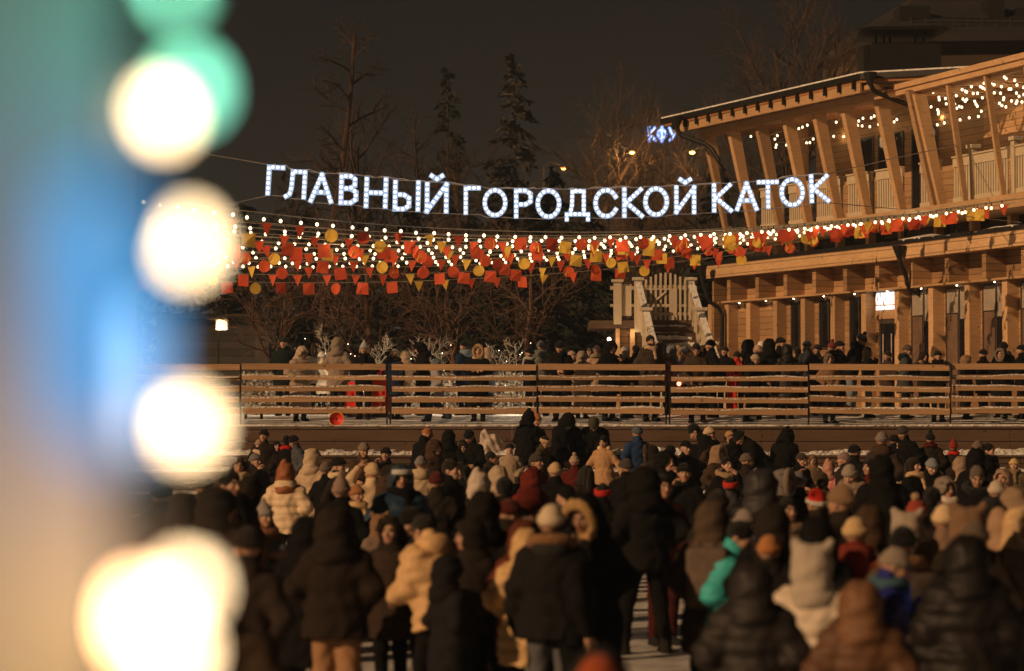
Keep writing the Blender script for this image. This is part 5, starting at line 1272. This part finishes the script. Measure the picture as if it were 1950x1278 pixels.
F_(1404,668,53,170,PO,'beanie',DK,RD,'person in red patterned jacket half hidden behind a black hood')
F_(1427,645,51,85,PO,'hood',BK,BK,'person in black hood facing right beside the red patterned jacket',hem='mid')
F_(1425,675,50.0,60,RS,'beanie',BE,BK,'child in beige knit hat leaning on the fence beside the red patterned jacket')
F_(1441,656,51.6,-150,PO,'hood',(.42,.28,.19),(.40,.27,.18),'person in beige hood between two black hoods',hem='mid')
F_(1450,649,52.4,160,PO,'beanie',WH,BE,'person in white knit hat at the back between two black hoods')
F_(1465,644,50.2,172,PF,'hood',BK,BK,'person in peaked black hood with back turned at the fence',hem='mid',coat='parka',legs=DB)
F_(1487,641,52.2,60,PO,'beanie',BK,BK,'tall man in black beanie behind two black hoods')
F_(1498,654,50.2,-172,PO,'hood',BK,(.016,.014,.014),'person in round black hood with back turned, right of the peaked black hood',hem='long',puff=1,coat='puffer_coat')
F_(1538,647,51.2,-165,AP,'beanie',(.04,.045,.055),(.04,.048,.06),'person in slate blue jacket and beanie seen from behind in front of the plank wall',hem='short')
F_(1584,650,51.4,-150,PO,'beanie',(.16,.03,.02),(.04,.035,.03),'person in dark red knit hat and dark fur-hooded coat seen from behind',hem='mid',extra=[('pom',(.16,.03,.02)),('fur_collar',DB)])
F_(1579,672,49.8,12,PO,'hood',(.14,.10,.07),(.20,.12,.07),'child in brown hood, long brown coat and jeans at the fence',hem='mid',legs=JN,tone=1,coat='coat')
F_(1621,638,51,72,BD,'beanie',(.05,.05,.055),BK,'tall man in black jacket, striped pompom beanie and jeans facing right',legs=JL,extra=[('pom',BK),('scarf',BK)])
F_(1653,659,50.6,80,MO,'hair_long',(.02,.014,.01),BK,'dark-haired person raising a cup to the mouth beside the glass door',legs=JL,hem='short')
F_(1724,656,50.4,70,PF,'beanie',(.10,.07,.05),(.05,.055,.055),'man in brown beanie and slate jacket with a hot drink at the fence',hem='mid',extra=[('hood_down',DT)])
F_(1786,667,50,4,PO,'beanie',BK,BK,'man in plain black beanie and black jacket facing the rink by the bent steel post',hem='short',extra=[('scarf',BK)])
F_(1841,675,50.3,65,MO,'hood',(.22,.14,.09),BK,'short person in tan hood and black jacket right of the bent steel post',hem='mid')
F_(1912,650,51.6,160,PO,'beanie',BK,BK,'person in black knit hat with grey fur collar, back turned, near the right edge',extra=[('fur_collar',(.16,.14,.12))],hem='mid')
F_(1906,663,50.4,-30,PO,'hood',DK,BK,'person in dark hood in front of the grey fur collar near the right edge',extra=[('fur',(.2,.16,.12))],hem='mid')
F_(1945,655,50.4,-115,PO,'beanie',BK,BK,'rightmost onlooker behind the fence, in black beanie facing left')
# ---- on the steps and at the back of the rink
C_(503,816,1.72,-10,PO,'beanie',BK,DK,'man in black beanie against the upper step, left end of the steps')
C_(494,836,1.5,-8,PO,'beanie',(.36,.24,.18),BK,'child in ribbed pale pink hat and pale scarf by the left steps',extra=[('scarf',(.55,.4,.28))],tone=1,coat='coat',hem='mid')
C_(527,838,1.6,20,PO,'hair_long',BK,DK,'dark-haired person between the ribbed pink hat and the red-patched jacket',tone=1)
C_(546,828,1.7,170,PO,'hair',BK,BK,'person in black and red sports jacket, back turned, by the left steps',extra=[('scarf',RD)])
C_(567,829,1.7,-55,LD,'beanie',BK,(.07,.075,.085),'person in black beanie and slate jacket bowing toward the red-patched jacket')
C_(597,852,1.74,150,PO,'hood',(.48,.36,.25),(.46,.34,.23),'tall person in cream hood, back turned, in front of the lower step',hem='mid',coat='parka')
C_(645,868,1.72,70,PO,'beanie',BK,DK,'man in black beanie with pale scarf looking right near the loose strap',extra=[('scarf',(.6,.46,.3))],tone=1)
C_(797,818,1.7,130,BD,'beanie',OR,BK,'person in orange beanie and black coat bending by the middle steps',hem='mid')
C_(829,835,1.65,50,PO,'hood',DB,DB,'person in dark brown hood beside the orange beanie',hem='mid')
C_(855,817,1.8,170,PO,'hood',BK,BK,'person in tall black hood with back turned above the white animal hood')
C_(861,841,1.35,25,PO,'hood_ears',WH,WH,'child in white hood with animal ears sitting by the middle steps',puff=1)
C_(887,838,1.6,-20,LD,'hood',DK,BK,'person in dark hood looking down right of the white animal hood',tone=0)
C_(904,820,1.7,-30,BD,'beanie',BK,BK,'person in black beanie bent over beside the crumpled plastic bag')
C_(1001,784,1.66,160,BD,'hood_point',BK,BK,'person in black peaked hood standing high on the steps with back turned',hem='mid')
C_(1016,787,1.62,40,SI,'beanie',OR,DB,'person in round orange cap seated on the top step behind the black peaked hood')
C_(1076,797,1.75,5,TI,'hood',BK,BK,'person in black jacket sitting on the steps bent low over skates, left one of two',bulk=1.1)
C_(1136,801,1.75,-8,TI,'beanie',OL,BK,'person in olive beanie sitting on the steps bent over skates, right one of two',bulk=1.1)
C_(1150,829,1.66,-22,OU,'hair',BK,(.42,.25,.13),'girl in tan sheepskin jacket with a white collar stepping down with arms apart',tone=1,extra=[('hood_down',(.62,.45,.28))],hem='mid')
C_(1213,810,1.78,-160,PO,'beanie',(.08,.10,.12),(.02,.045,.11),'man in blue jacket and grey-blue beanie with back turned on the steps',hem='mid')
C_(971,843,1.2,0,PO,'beanie',BK,(.46,.34,.24),'child in black hat and patterned cream suit sitting on the steps',coatkind='fur',tone=1)
C_(1030,831,1.66,60,LD,'hair',BK,OL,'person with a wide tan headband looking down on the steps',extra=[('headband',(.48,.33,.19))])
C_(1306,838,1.82,25,PO,'cap',BK,BK,'man in black peaked cap in front of the lower step',tone=0)
C_(1276,846,1.75,170,PO,'beanie',BK,BK,'person in plain black knit cap behind the smiling man in a black hood')
C_(1351,812,1.72,75,PO,'beanie',(.55,.40,.26),DB,'person in pale peaked beanie with a backpack looking right on the steps',extra=[('backpack',BK,'black backpack with a pale edge on the person in a pale peaked beanie'),('scarf',(.42,.26,.15))])
C_(1377,812,1.75,-100,BN,'hair',BK,BK,'person in black bent forward on the steps behind the pale peaked beanie',bulk=1.1)
C_(1404,823,1.74,-140,BD,'beanie',(.42,.23,.11),BK,'person in tan beanie and black jacket turned away, left of the pompom hat',hem='mid')
C_(1368,846,1.6,40,PO,'hood',(.24,.16,.10),DB,'person in brown fur hood leaning to the smiling bare-headed woman',extra=[('fur',(.3,.2,.13))])
C_(1384,868,1.66,25,MO,'hair',BK,BK,'smiling dark-haired woman in black with pale fur at the shoulder',tone=1,extra=[('fur_collar',(.4,.27,.16))])
C_(1456,823,1.7,-75,BN,'beanie',BK,BK,'person in black pompom hat bent forward left on the steps',extra=[('pom',BK)])
C_(1486,822,1.7,160,BN,'hood_point',BK,BK,'person in black pointed hood bent beside the pompom hat on the steps')
C_(1547,866,1.25,-15,PO,'hood_point',(.20,.12,.07),(.13,.085,.055),'child in brown pointed hood in front of the lower step',tone=1)
C_(1578,874,1.3,160,PO,'hood_point',(.40,.20,.14),PK,'child in glowing pink-red jacket and brown hood with back turned',puff=1)
C_(1606,860,1.66,-85,PO,'beanie',(.24,.17,.14),DK,'person in brown-grey beanie looking left behind the pink-red child')
C_(1627,845,1.7,120,PO,'beanie',BK,BK,'person in black beanie behind the brown-grey beanie at the steps')
C_(1679,821,1.82,165,PO,'beanie',(.20,.17,.155),(.04,.03,.024),'tall person in pale grey beanie and dark hood with back turned on the right steps',hem='mid',extra=[('hood_down',DB)])
C_(1724,811,1.76,-40,LD,'beanie',(.05,.045,.045),BK,'man in charcoal beanie looking down at the highest place on the right steps')
C_(1702,826,1.7,150,PO,'beanie',BK,BK,'person in black beanie between the pale grey and charcoal beanies')
C_(1710,841,1.4,20,PO,'hood',(.34,.24,.18),BE,'child in mottled pale hood below the charcoal beanie',tone=1)
C_(1771,823,1.74,170,PO,'beanie',BK,DK,'person in tall black beanie with a brown band, back turned, on the right steps',extra=[('pom',BK),('scarf',MA)])
C_(1815,836,1.5,150,PO,'beanie_tall',(.26,.03,.02),DK,'child in upright dark red hat on the right steps',extra=[('scarf',RD)])
C_(1861,838,1.68,-30,PO,'beanie',(.16,.12,.09),DB,'person in brown-grey knit cap at the steps left of the masked person')
C_(1882,842,1.66,60,PO,'hair',BK,DK,'dark-haired person with a black mask under the chin by the right steps',extra=[('scarf',BK)],tone=1)
C_(1930,872,1.35,-20,PO,'beanie',(.60,.40,.18),(.14,.10,.06),'child in frilly yellow hat and patterned dark jacket near the right edge',coatkind='fur',tone=1,extra=[('scarf',(.2,.14,.09))])
# ---- middle of the crowd
C_(455,868,1.72,10,PO,'hair_long',DB,DB,'person with a pale face mask in brown at the left edge beside the glowing bulb',extra=[('scarf',(.5,.38,.27))])
C_(546,876,1.66,172,PO,'hood_point',(.26,.09,.035),(.66,.50,.33),'person in white puffer jacket and rust brown hat with back turned',puff=1,hem='short',coat='puffer_jacket',extra=[('hood_down',(.66,.50,.33))])
C_(622,878,1.62,150,PO,'beanie',(.16,.12,.10),BK,'person in grey-brown knit cap beside the white puffer jacket')
C_(651,902,1.66,165,PO,'beanie_tall',(.27,.19,.15),BK,'person in beige pointed knit hat and black jacket with back turned',hem='short')
C_(706,879,1.72,-150,UP,'beanie',(.55,.40,.24),(.60,.44,.28),'person in cream coat raising both arms to take a picture',hem='mid',coat='coat')
C_(764,881,1.80,12,PO,'hood',(.025,.042,.055),(.016,.04,.075),'man in dark blue hooded jacket with white goggles and raised neck warmer',puff=1,bulk=1.1,hem='short',extra=[('goggles',(.5,.5,.5)),('scarf',BK)],coat='puffer_jacket')
C_(802,867,1.66,170,PO,'beanie',(.20,.18,.18),(.44,.33,.22),'person in grey beanie and beige coat with back turned, right of the blue hood',hem='mid',extra=[('hood_down',(.5,.38,.26))],coat='coat')
C_(860,872,1.78,62,PO,'hair',(.02,.015,.011),BK,'bare-headed young man with dark hair looking right beside a maroon beanie',tone=1)
C_(886,880,1.64,-45,LD,'hair_long',DK,BK,'person with a flushed face looking down left of the white knit hat',tone=0)
C_(832,896,1.66,175,PO,'beanie',(.075,.016,.012),DK,'person in maroon beanie with back turned')
C_(914,892,1.70,165,PO,'hood_point',(.52,.44,.36),BK,'person in white knit hat and black jacket with back turned',hem='mid')
C_(948,884,1.66,-160,PO,'hood',BE,DK,'person in pale hood beside the white knit hat',hem='mid')
C_(1022,862,1.72,55,PO,'beanie',(.055,.045,.035),MA,'person in dark knit cap and maroon jacket looking right',hem='mid')
C_(1057,879,1.68,-170,PO,'beanie',(.52,.36,.20),BK,'person in pale yellow beanie with back turned in the middle of the crowd')
C_(1094,866,1.5,170,PO,'beanie',(.40,.28,.20),MA,'person in small pinkish hat and maroon coat below the right seated skater',extra=[('pom',(.4,.3,.2))])
C_(1148,918,1.60,170,PO,'headband',RD,BK,'person with a bright red head wrap and black hair in the middle of the crowd',extra=[('hair',BK)])
C_(1270,855,1.84,28,MO,'hood',BK,BK,'smiling man in black hood turned to the right, a fist at his chest',hem='mid',tone=1,coat='parka')
C_(1391,905,1.60,170,PO,'hair',BK,(.05,.05,.055),'person with a bright red headband and black hair, back turned',extra=[('headband',RD)],hem='mid')
C_(1449,889,1.82,172,PO,'hood',(.03,.028,.03),BK,'big person in charcoal hood with back turned left of the grey fur hood',hem='mid',puff=1,bulk=1.1,hatw=1.15)
C_(1492,891,1.68,55,PO,'hood',(.16,.14,.13),DK,'person in grey fur hood looking right beside the charcoal hood',extra=[('fur',(.26,.20,.16))],hem='mid')
C_(1553,931,1.62,-150,PO,'santa',RD,DK,'person in red and white santa hat',extra=[('brim',WH)])
C_(1622,885,1.70,-25,LD,'beanie',(.30,.25,.21),(.30,.21,.14),'girl in light grey beanie and beige jacket looking down',tone=1,puff=1,extra=[('fur_collar',(.3,.22,.16))])
C_(1678,864,1.86,175,PO,'hood',BK,BK,'large person in black hooded coat with back turned, left of the long-haired woman',hem='mid',bulk=1.15,coat='parka')
C_(1740,869,1.68,45,PO,'hair_long',(.02,.013,.01),BK,'long-haired dark woman with a beige scarf looking right',extra=[('scarf',(.5,.33,.19))],tone=1)
C_(1769,873,1.66,15,LD,'beanie',(.20,.22,.25),BK,'person in light blue-grey ribbed beanie looking down',hem='mid',tone=1)
C_(1800,905,1.64,25,PO,'hood',(.22,.18,.15),CR,'woman in grey hood with a white collar and pink cheeks',tone=0,extra=[('scarf',(.6,.5,.42))])
C_(1829,867,1.66,165,PO,'hood',(.30,.21,.14),(.30,.21,.14),'person in tan hood with back turned behind the grey-haired man',hem='mid')
C_(1858,851,1.82,160,PO,'hood',BK,BK,'tall person in black hood with back turned behind the grey-haired man')
C_(1859,887,1.74,-8,LD,'hair',(.14,.11,.09),BK,'grey-haired man in wide black coat looking down',bulk=1.15,tone=0,hem='mid',extra=[('fur_collar',BK)])
C_(1897,913,1.62,160,PO,'beanie',(.52,.43,.35),BK,'person in white beanie with back turned right of the grey-haired man')
C_(1908,890,1.60,-30,PO,'hood',(.3,.2,.14),BE,'person in beige hood between the white beanie and the yellow frilly hat')
C_(1726,964,1.58,170,PO,'hood_ears',(.50,.41,.33),BE,'person in white hat with small corner ears with back turned below the long-haired woman')
C_(1752,950,1.60,-30,LD,'beanie',(.30,.05,.03),DK,'person in dark red beanie with a pale pin',extra=[('pom',(.5,.35,.2))])
C_(1600,921,1.80,-140,PO,'beanie',(.23,.145,.085),DK,'man in large tan knit beanie looking away left',tone=0,bulk=1.05)
C_(1500,944,1.60,20,PO,'hair',BK,(.22,.15,.10),'person in mottled brown and cream fur coat behind the orange-brown beanie',coatkind='fur',hem='mid',extra=[('fur_collar',(.28,.19,.12))])
C_(1418,967,1.60,5,PO,'beanie',(.26,.22,.20),BK,'smiling woman in grey beanie facing the camera',tone=1,extra=[('scarf',(.10,.13,.17))],hem='mid')
C_(1067,924,1.70,30,LD,'cap',BK,(.04,.035,.03),'man in dark flat cap with stubble looking down behind the curved fur hood',tone=0,extra=[('beard',(.10,.07,.05))])
C_(1010,890,1.66,-160,PO,'hood',(.12,.02,.015),(.14,.022,.016),'person in dark red hooded coat seen from behind, upper one of two in dark red',hem='mid')
C_(985,935,1.62,120,BD,'hood',MA,MA,'stooping person in maroon hooded coat, lower one of two in dark red',hem='mid',bulk=1.1)
C_(1366,930,1.72,175,PO,'beanie',DK,DK,'person in dark cap with back turned behind the brown-grey hood')
C_(680,922,1.52,40,PO,'beanie',(.36,.16,.07),(.10,.07,.05),'person with a flushed tan cap and pale scarf left of the dark blue hood',extra=[('scarf',(.62,.42,.2))])
C_(725,972,1.30,20,PO,'hood_ears',(.30,.17,.09),(.28,.20,.15),'child in brown hat with upright ears and mottled shawl',coatkind='fur',tone=0)
# ---- near rows, blurred
C_(441,892,1.84,40,PO,'hair',BK,(.026,.018,.016),'tall person in long dark brown coat at the left edge by the glowing bulbs',hem='long',bulk=1.1,coat='coat',extra=[('scarf',BK)])
C_(505,952,1.46,35,PO,'beanie_tall',(.30,.27,.26),(.16,.07,.035),'girl in pale grey pointed hat and rust brown fur collar, left side',extra=[('fur_collar',(.30,.13,.06))],hem='mid')
C_(532,1024,1.38,40,PO,'beanie',(.13,.14,.16),(.03,.028,.028),'child in slate beanie and charcoal jacket below the pale grey pointed hat',tone=0,extra=[('scarf',GR)],hem='mid')
C_(588,978,1.62,170,PO,'hood',BK,BK,'person in black hood with back turned left of the big brown-black jacket',hem='mid')
C_(640,958,1.70,175,PO,'hood',(.024,.018,.015),(.025,.018,.014),'large man in brown-black hooded jacket and tan trousers with back turned',hem='short',bulk=1.18,legs=(.34,.19,.10),wide=1,coat='jacket',hatw=1.15)
C_(745,980,1.50,-20,PO,'hood',DK,(.04,.026,.02),'person in dark brown coat behind the cream puffer, left of it',hem='mid')
C_(806,966,1.60,-70,LD,'beanie',BK,DK,'person in black hat and pink face turned left above the cream puffer',tone=0)
C_(838,986,1.64,-140,BD,'hair',(.018,.013,.010),(.62,.40,.20),'person in cream puffer jacket with dark hair leaning left',puff=1,hem='short',bulk=1.15,coat='puffer_jacket',extra=[('hood_down',(.62,.40,.2))])
C_(856,1053,1.36,115,PO,'hood',(.014,.013,.014),(.016,.015,.016),'child in black hooded overalls in front of the cream puffer jacket',hem='long',coat='snowsuit')
C_(922,930,1.78,172,ST,'hood',(.014,.011,.010),(.015,.012,.011),'tall person in long black coat with back turned, right of the cream puffer jacket',hem='long',coat='coat')
C_(1000,985,1.56,160,PO,'hood',(.10,.03,.02),(.12,.03,.02),'person in dark red coat with a grey-brown fur hood left of the black parka',extra=[('fur',(.26,.18,.13))],hem='mid')
C_(1050,958,1.72,176,S,'beanie',(.62,.50,.36),(.014,.013,.013),'man in wide black parka with brown fur collar and white beanie, back turned',hem='short',bulk=1.25,coat='parka',legs=(.10,.10,.11),extra=[('fur_collar',(.30,.15,.065)),('hood_down',(.03,.028,.028))])
C_(1122,941,1.78,-28,LD,'hood',BK,BK,'person in black coat with a big curved beige fur hood trim',hem='long',bulk=1.05,extra=[('fur',(.55,.34,.14))],coat='coat',tone=2)
C_(1003,1002,1.50,165,PO,'hood',(.55,.36,.17),(.58,.38,.18),'person in cream coat almost hidden behind the wide black parka',hem='mid',puff=1)
C_(1228,886,1.84,-165,AP,'hood',(.010,.009,.009),(.011,.010,.010),'very tall person in black hooded coat standing with legs apart, back turned',hem='short',bulk=1.12,coat='parka',hatw=1.15)
C_(1262,900,1.74,20,PO,'hair',BK,(.045,.012,.010),'person in dark maroon behind the very tall black figure',legs=(.05,.012,.01))
C_(1356,949,1.70,168,PO,'hood',(.075,.052,.036),(.060,.042,.030),'person in brown-grey hood carrying a backpack with back turned',hem='mid',extra=[('backpack',(.13,.095,.075),'grey-brown backpack worn by the person in the brown-grey hood')],coat='parka')
C_(1386,992,1.58,70,LD,'hair',BK,TQ,'person in bright turquoise jacket with black hair, half hidden',puff=1,coat='puffer_jacket')
C_(1464,1016,1.50,165,PO,'beanie',(.42,.18,.06),DK,'person in orange-brown beanie behind the white eared hood')
C_(1432,1064,1.51,172,PO,'hood',(.020,.017,.017),(.022,.019,.018),'person in black quilted hooded coat, back turned, left of the big white eared hood',hem='long',bulk=1.15,puff=1,coat='puffer_coat',hatw=1.15)
C_(1546,1022,1.57,168,PO,'hood_ears',(.62,.53,.43),(.64,.54,.43),'person in white puffer coat and white hood with two ears, back turned, near',hem='mid',puff=1,bulk=1.05,coat='puffer_coat')
C_(1637,1100,1.44,172,PO,'hood',(.17,.085,.042),(.11,.055,.03),'nearest person in brown hooded jacket with back turned, right of the white eared hood',hem='mid',bulk=1.15,puff=1,coat='puffer_jacket',hatw=1.15)
C_(1682,1043,1.52,85,PH,'beanie',(.27,.22,.18),(.015,.02,.16),'person in bright blue jacket and grey beanie using a lit phone',hem='mid',extra=[('scarf',(.05,.10,.14)),('phone',(.10,.28,1.0),'phone with a glowing blue screen held by the person in a blue jacket',5.0)],coat='jacket',puff=1)
C_(1626,1044,1.42,165,PO,'hood',(.50,.035,.02),(.45,.03,.02),'child in bright red hood with back turned beside the grey beanie',puff=1)
C_(1628,982,1.60,160,PO,'beanie',(.60,.42,.22),(.14,.03,.02),'person in cream beanie and dark red hood left of the black hat with fur',extra=[('hood_down',(.16,.03,.02))])
C_(1718,998,1.62,168,PO,'beanie',BK,(.08,.06,.05),'person in black hat and coat with brown fur collar, back turned',hem='mid',extra=[('fur_collar',(.28,.14,.06))],bulk=1.08)
C_(1797,958,1.66,165,PO,'beanie',(.68,.50,.30),(.20,.13,.09),'person in round cream beanie, back turned, behind the black quilted coat',hem='mid')
C_(1841,953,1.68,175,PO,'hood_ears',(.26,.15,.08),DK,'person in square tan hat with two corners beside the round cream beanie')
C_(1838,1013,1.63,175,S,'hood',(.011,.009,.009),(.012,.010,.010),'tall person in long black quilted puffer coat with back turned, near the right edge',hem='long',puff=1,bulk=1.22,coat='puffer_coat',hatw=1.15)
C_(1884,943,1.68,-150,PO,'hair_long',BK,DK,'person with long black hair turned away above the beige coat')
C_(1903,965,1.66,160,PO,'shawl',(.34,.22,.14),(.22,.15,.10),'person in long beige coat and scarf over the head near the right edge',hem='long',coat='coat')
C_(1944,962,1.66,20,PO,'hood',(.55,.38,.2),(.16,.12,.09),'person in pale fur hood at the right edge of the photo',extra=[('fur',(.6,.42,.24))],hem='long',coat='coat',tone=2)
C_(1140,1240,1.50,175,PO,'beanie',(.34,.07,.025),BK,'nearest person of all, only a rust-red hat and black hood at the bottom edge',hem='mid',extra=[('fur',BK)])
C_(1555,980,1.66,170,PO,'hood',BK,BK,'person in black hood with back turned under the santa hat',hem='mid')
C_(1470,955,1.70,175,PO,'hood',DK,BK,'person in dark hood between the grey beanie and the mottled fur coat',hem='mid')
C_(1690,930,1.72,170,PO,'hood',BK,(.014,.012,.012),'person in black hood left of the dark red beanie, back turned',hem='mid',bulk=1.1)
C_(960,905,1.72,-165,PO,'hair',BK,BK,'bare-headed dark person right of the white knit hat',hem='mid')
C_(478,905,1.70,160,PO,'hood',DK,(.05,.034,.026),'person in dark brown hooded coat near the left edge behind the grey pointed hat',hem='long')
# ---- more of the crowd, filling the rows
W2=Pose('down','down','walk',6,0,15); LB=Pose('pocket','down','stand',0,4,-50); RB=Pose('down','pocket','stand',0,4,50); FB_=Pose('fore','fore','stand',6,14); MB_=Pose('pocket','mouth','apart',0,0,25); UP1=Pose('up','pocket','stand',-2,-6); ST2=Pose('fore','down','stride',8,8,-20)
for a in (
 (418,925,1.78,150,LB,'hood',DK,(.03,.022,.018),'person in dark hood at the far left edge beside the lowest glowing bulbs',dict(hem='mid')),
 (472,1000,1.66,165,RB,'beanie',DK,(.035,.026,.022),'person in dark cap in the near left corner, behind the charcoal child',dict(hem='long',coat='coat')),
 (388,902,1.70,160,PO,'beanie',DB,(.05,.034,.024),'person in brown cap seen through the edge of the third glowing bulb from the top',dict(hem='mid')),
 (352,935,1.70,-150,LB,'hood',DB,(.06,.04,.028),'person in dark brown hood almost lost between the two lowest glows',dict(hem='long')),
 (404,958,1.62,30,RB,'hair',BK,(.05,.035,.026),'bare-headed person in brown squeezed beside the lowest glowing bulbs',dict(hem='mid',extra=[('scarf',(.45,.3,.18))])),
 (310,915,1.72,170,PO,'beanie',BK,DB,'person in black cap almost wholly hidden by the glow of the near post',dict(hem='mid')),
 (432,1085,1.62,170,PO,'beanie',DB,(.05,.035,.025),'person in tan trousers at the bottom left corner partly behind the glowing bulbs',dict(legs=(.36,.21,.11))),
 (487,862,1.66,30,MB_,'beanie',GR,DK,'person in grey cap drinking, behind the pale grey pointed hat',dict()),
 (448,930,1.60,-40,RB,'shawl',(.2,.14,.1),DB,'person with a brown headscarf beside the tall long dark coat',dict(hem='mid')),
 (742,902,1.66,110,LB,'hood',DB,DB,'person in dark brown hood left of the dark blue puffer jacket',dict()),
 (893,985,1.55,-20,LB,'hood',DK,DK,'person in dark hood squeezed between the cream puffer and the long black coat',dict()),
 (957,950,1.70,150,ST2,'beanie',MA,DK,'person in wine-red cap right of the long black coat',dict(hem='mid')),
 (1521,896,1.66,160,UP1,'beanie',GR,DK,'person in grey cap raising an arm behind the santa hat',dict()),
 (1565,897,1.64,-150,LB,'hair',DB,DB,'bare-headed brown-haired person behind the big tan beanie',dict()),
 (1655,958,1.66,120,RB,'hood',DB,(.06,.04,.03),'person in dark brown hood right of the cream beanie',dict(hem='mid')),
 (1775,925,1.66,-170,LB,'hair',BK,BK,'dark bare-headed person above the round cream beanie',dict()),
 (1855,990,1.64,165,PO,'beanie',(.12,.09,.07),DK,'person in brown cap behind the long black quilted puffer',dict(hem='mid')),
 (1928,925,1.64,170,RB,'hood',(.26,.18,.12),DB,'person in light brown hood below the frilly yellow hat',dict(hem='mid')),
 (1303,880,1.72,-30,MB_,'beanie',BK,BK,'person in black cap with a hand at the mouth right of the smiling man',dict()),
 (1192,872,1.70,160,RB,'beanie',(.06,.05,.05),BK,'person in sooty cap in front of the man in the blue jacket',dict()),
 (1118,884,1.60,-160,LB,'hair_long',DK,DK,'long-haired person below the girl in the sheepskin jacket',dict()),
 (1238,846,1.72,-140,RB,'hood',DK,(.05,.04,.03),'person in fur-trimmed dark hood below the man in the blue jacket',dict(extra=[('fur',DB)])),
 (1421,862,1.66,150,LB,'beanie',(.13,.10,.085),DK,'person in grey-brown cap left of the charcoal hood',dict()),
 (1519,862,1.6,40,FB_,'hair',DB,BK,'person bending by the lower step left of the brown pointed child hood',dict()),
 (1655,872,1.66,-100,RB,'hair_long',BK,MA,'dark-haired person in wine red beside the light grey beanie',dict()),
 (1075,985,1.62,120,LB,'hair',BK,BK,'dark-haired person between the wide black parka and the curved fur hood',dict()),
 (1880,868,1.66,170,LB,'hood',BK,BK,'person in black hood left of the frilly yellow hat',dict()),
 (935,858,1.62,40,RB,'hair',DK,DK,'dark-haired person in front of the crumpled plastic bag',dict()),
 (735,850,1.66,-35,MB_,'beanie',BK,DK,'person in black cap at the steps left of the grey beanie',dict()),
 (690,842,1.6,20,FB_,'beanie',(.2,.15,.12),DB,'person in a light brown cap under the loose strap on the steps',dict()),
): C_(*a[:9], **a[9])
for a in (
 (556,650,53.0,160,PO,'hair',DK,DK,'bare-headed dark person behind the man in the green parka',dict(hem='mid')),
 (1210,656,52.0,-150,PO,'hair',BK,BK,'dark-haired person in black left of the bearded man, back turned',dict(hem='mid')),
 (1380,658,52.4,-20,PO,'beanie',DK,BK,'person in dark cap in front of the right stair newel',dict()),
 (1520,660,52.0,150,PO,'hair',BK,BK,'bare-headed person in black left of the slate blue jacket',dict(hem='mid')),
 (1556,655,52.6,-40,PO,'beanie',DK,DK,'person in dark cap between the slate blue jacket and the dark red hat',dict(hem='mid')),
 (1600,648,52.6,60,PO,'beanie',BK,BK,'person in black cap behind the dark red knit hat',dict()),
 (1690,668,52.8,-60,PO,'hair',DK,DB,'bare-headed person in brown in front of the glass door',dict()),
 (1760,668,52.6,20,PO,'hood',DK,DK,'person in dark hood between the hot drink and the plain black beanie',dict()),
 (1872,664,52.6,-140,PO,'beanie',BK,BK,'person in black cap left of the two dark hoods near the right edge',dict(hem='mid')),
): F_(*a[:9], **a[9])
# ================================================================ light, sky, camera
w = bpy.data.worlds.new('World'); SC.world = w; w.use_nodes = True; nt = w.node_tree; bgn = nt.nodes['Background']
tc = nt.nodes.new('ShaderNodeTexCoord'); sep = nt.nodes.new('ShaderNodeSeparateXYZ'); nt.links.new(tc.outputs['Generated'], sep.inputs[0])
mxw = nt.nodes.new('ShaderNodeMix'); mxw.data_type = 'RGBA'; mxw.blend_type = 'MULTIPLY'; mxw.inputs['Factor'].default_value = 1
nt.links.new(ramp(nt, sep.outputs['Z'], [(0,srgb(54,42,34)),(.10,srgb(46,38,33)),(.30,srgb(37,32,31)),(1,srgb(30,27,28))]), mxw.inputs['A']); nt.links.new(ramp(nt, noise(nt, 5, 4, 'Generated', stretch=(1,1,2.5)), [(.3,(.78,.80,.80)),(.7,(1.15,1.12,1.08))]), mxw.inputs['B']); nt.links.new(mxw.outputs['Result'], bgn.inputs[0]); bgn.inputs[1].default_value = .42
l = bpy.data.lights.new('Sun','SUN'); l.energy = 3.2; l.angle = R(.5); l.color = (1,.60,.30); so = link('Sun', l)
az, el = R(53), R(23)                       # from the left, behind the camera
d = Vector((math.sin(az)*math.cos(el), math.cos(az)*math.cos(el), -math.sin(el))); so.rotation_euler = d.to_track_quat('-Z','Y').to_euler(); so.location = (-10,-10,12)
c = bpy.data.cameras.new('Camera'); c.lens = 85; c.sensor_width = 36; c.clip_start = .1; c.clip_end = 2000
co = link('Camera', c); co.location = (0,0,CAMZ); co.rotation_euler = (R(90)+TH,0,0); SC.camera = co
c.dof.use_dof = True; c.dof.focus_distance = 50; c.dof.aperture_fstop = 1.4; c.dof.aperture_blades = 0
SC.view_settings.view_transform = 'Standard'; SC.view_settings.look = 'None'; SC.view_settings.exposure = 0; SC.view_settings.gamma = 1
SC.cycles.use_denoising = True; SC.cycles.sample_clamp_indirect = 2.0; SC.cycles.max_bounces = 4; SC.cycles.diffuse_bounces = 2; SC.cycles.glossy_bounces = 2; SC.cycles.transparent_max_bounces = 8
SC.cycles.caustics_reflective = False; SC.cycles.caustics_refractive = False
HZD = .0010
hz = MB().box(-720,720,-320,920,-1.2,32); hm = bpy.data.materials.new('haze'); hm.use_nodes = True; hn = hm.node_tree; hn.nodes.clear()
pvn = hn.nodes.new('ShaderNodeVolumePrincipled'); pvn.inputs['Density'].default_value = HZD; pvn.inputs['Color'].default_value = (.55,.72,.95,1); pvn.inputs['Anisotropy'].default_value = .3
ho = hn.nodes.new('ShaderNodeOutputMaterial'); hn.links.new(pvn.outputs[0], ho.inputs['Volume'])
tag(hz.build('haze', hm), kind='stuff')
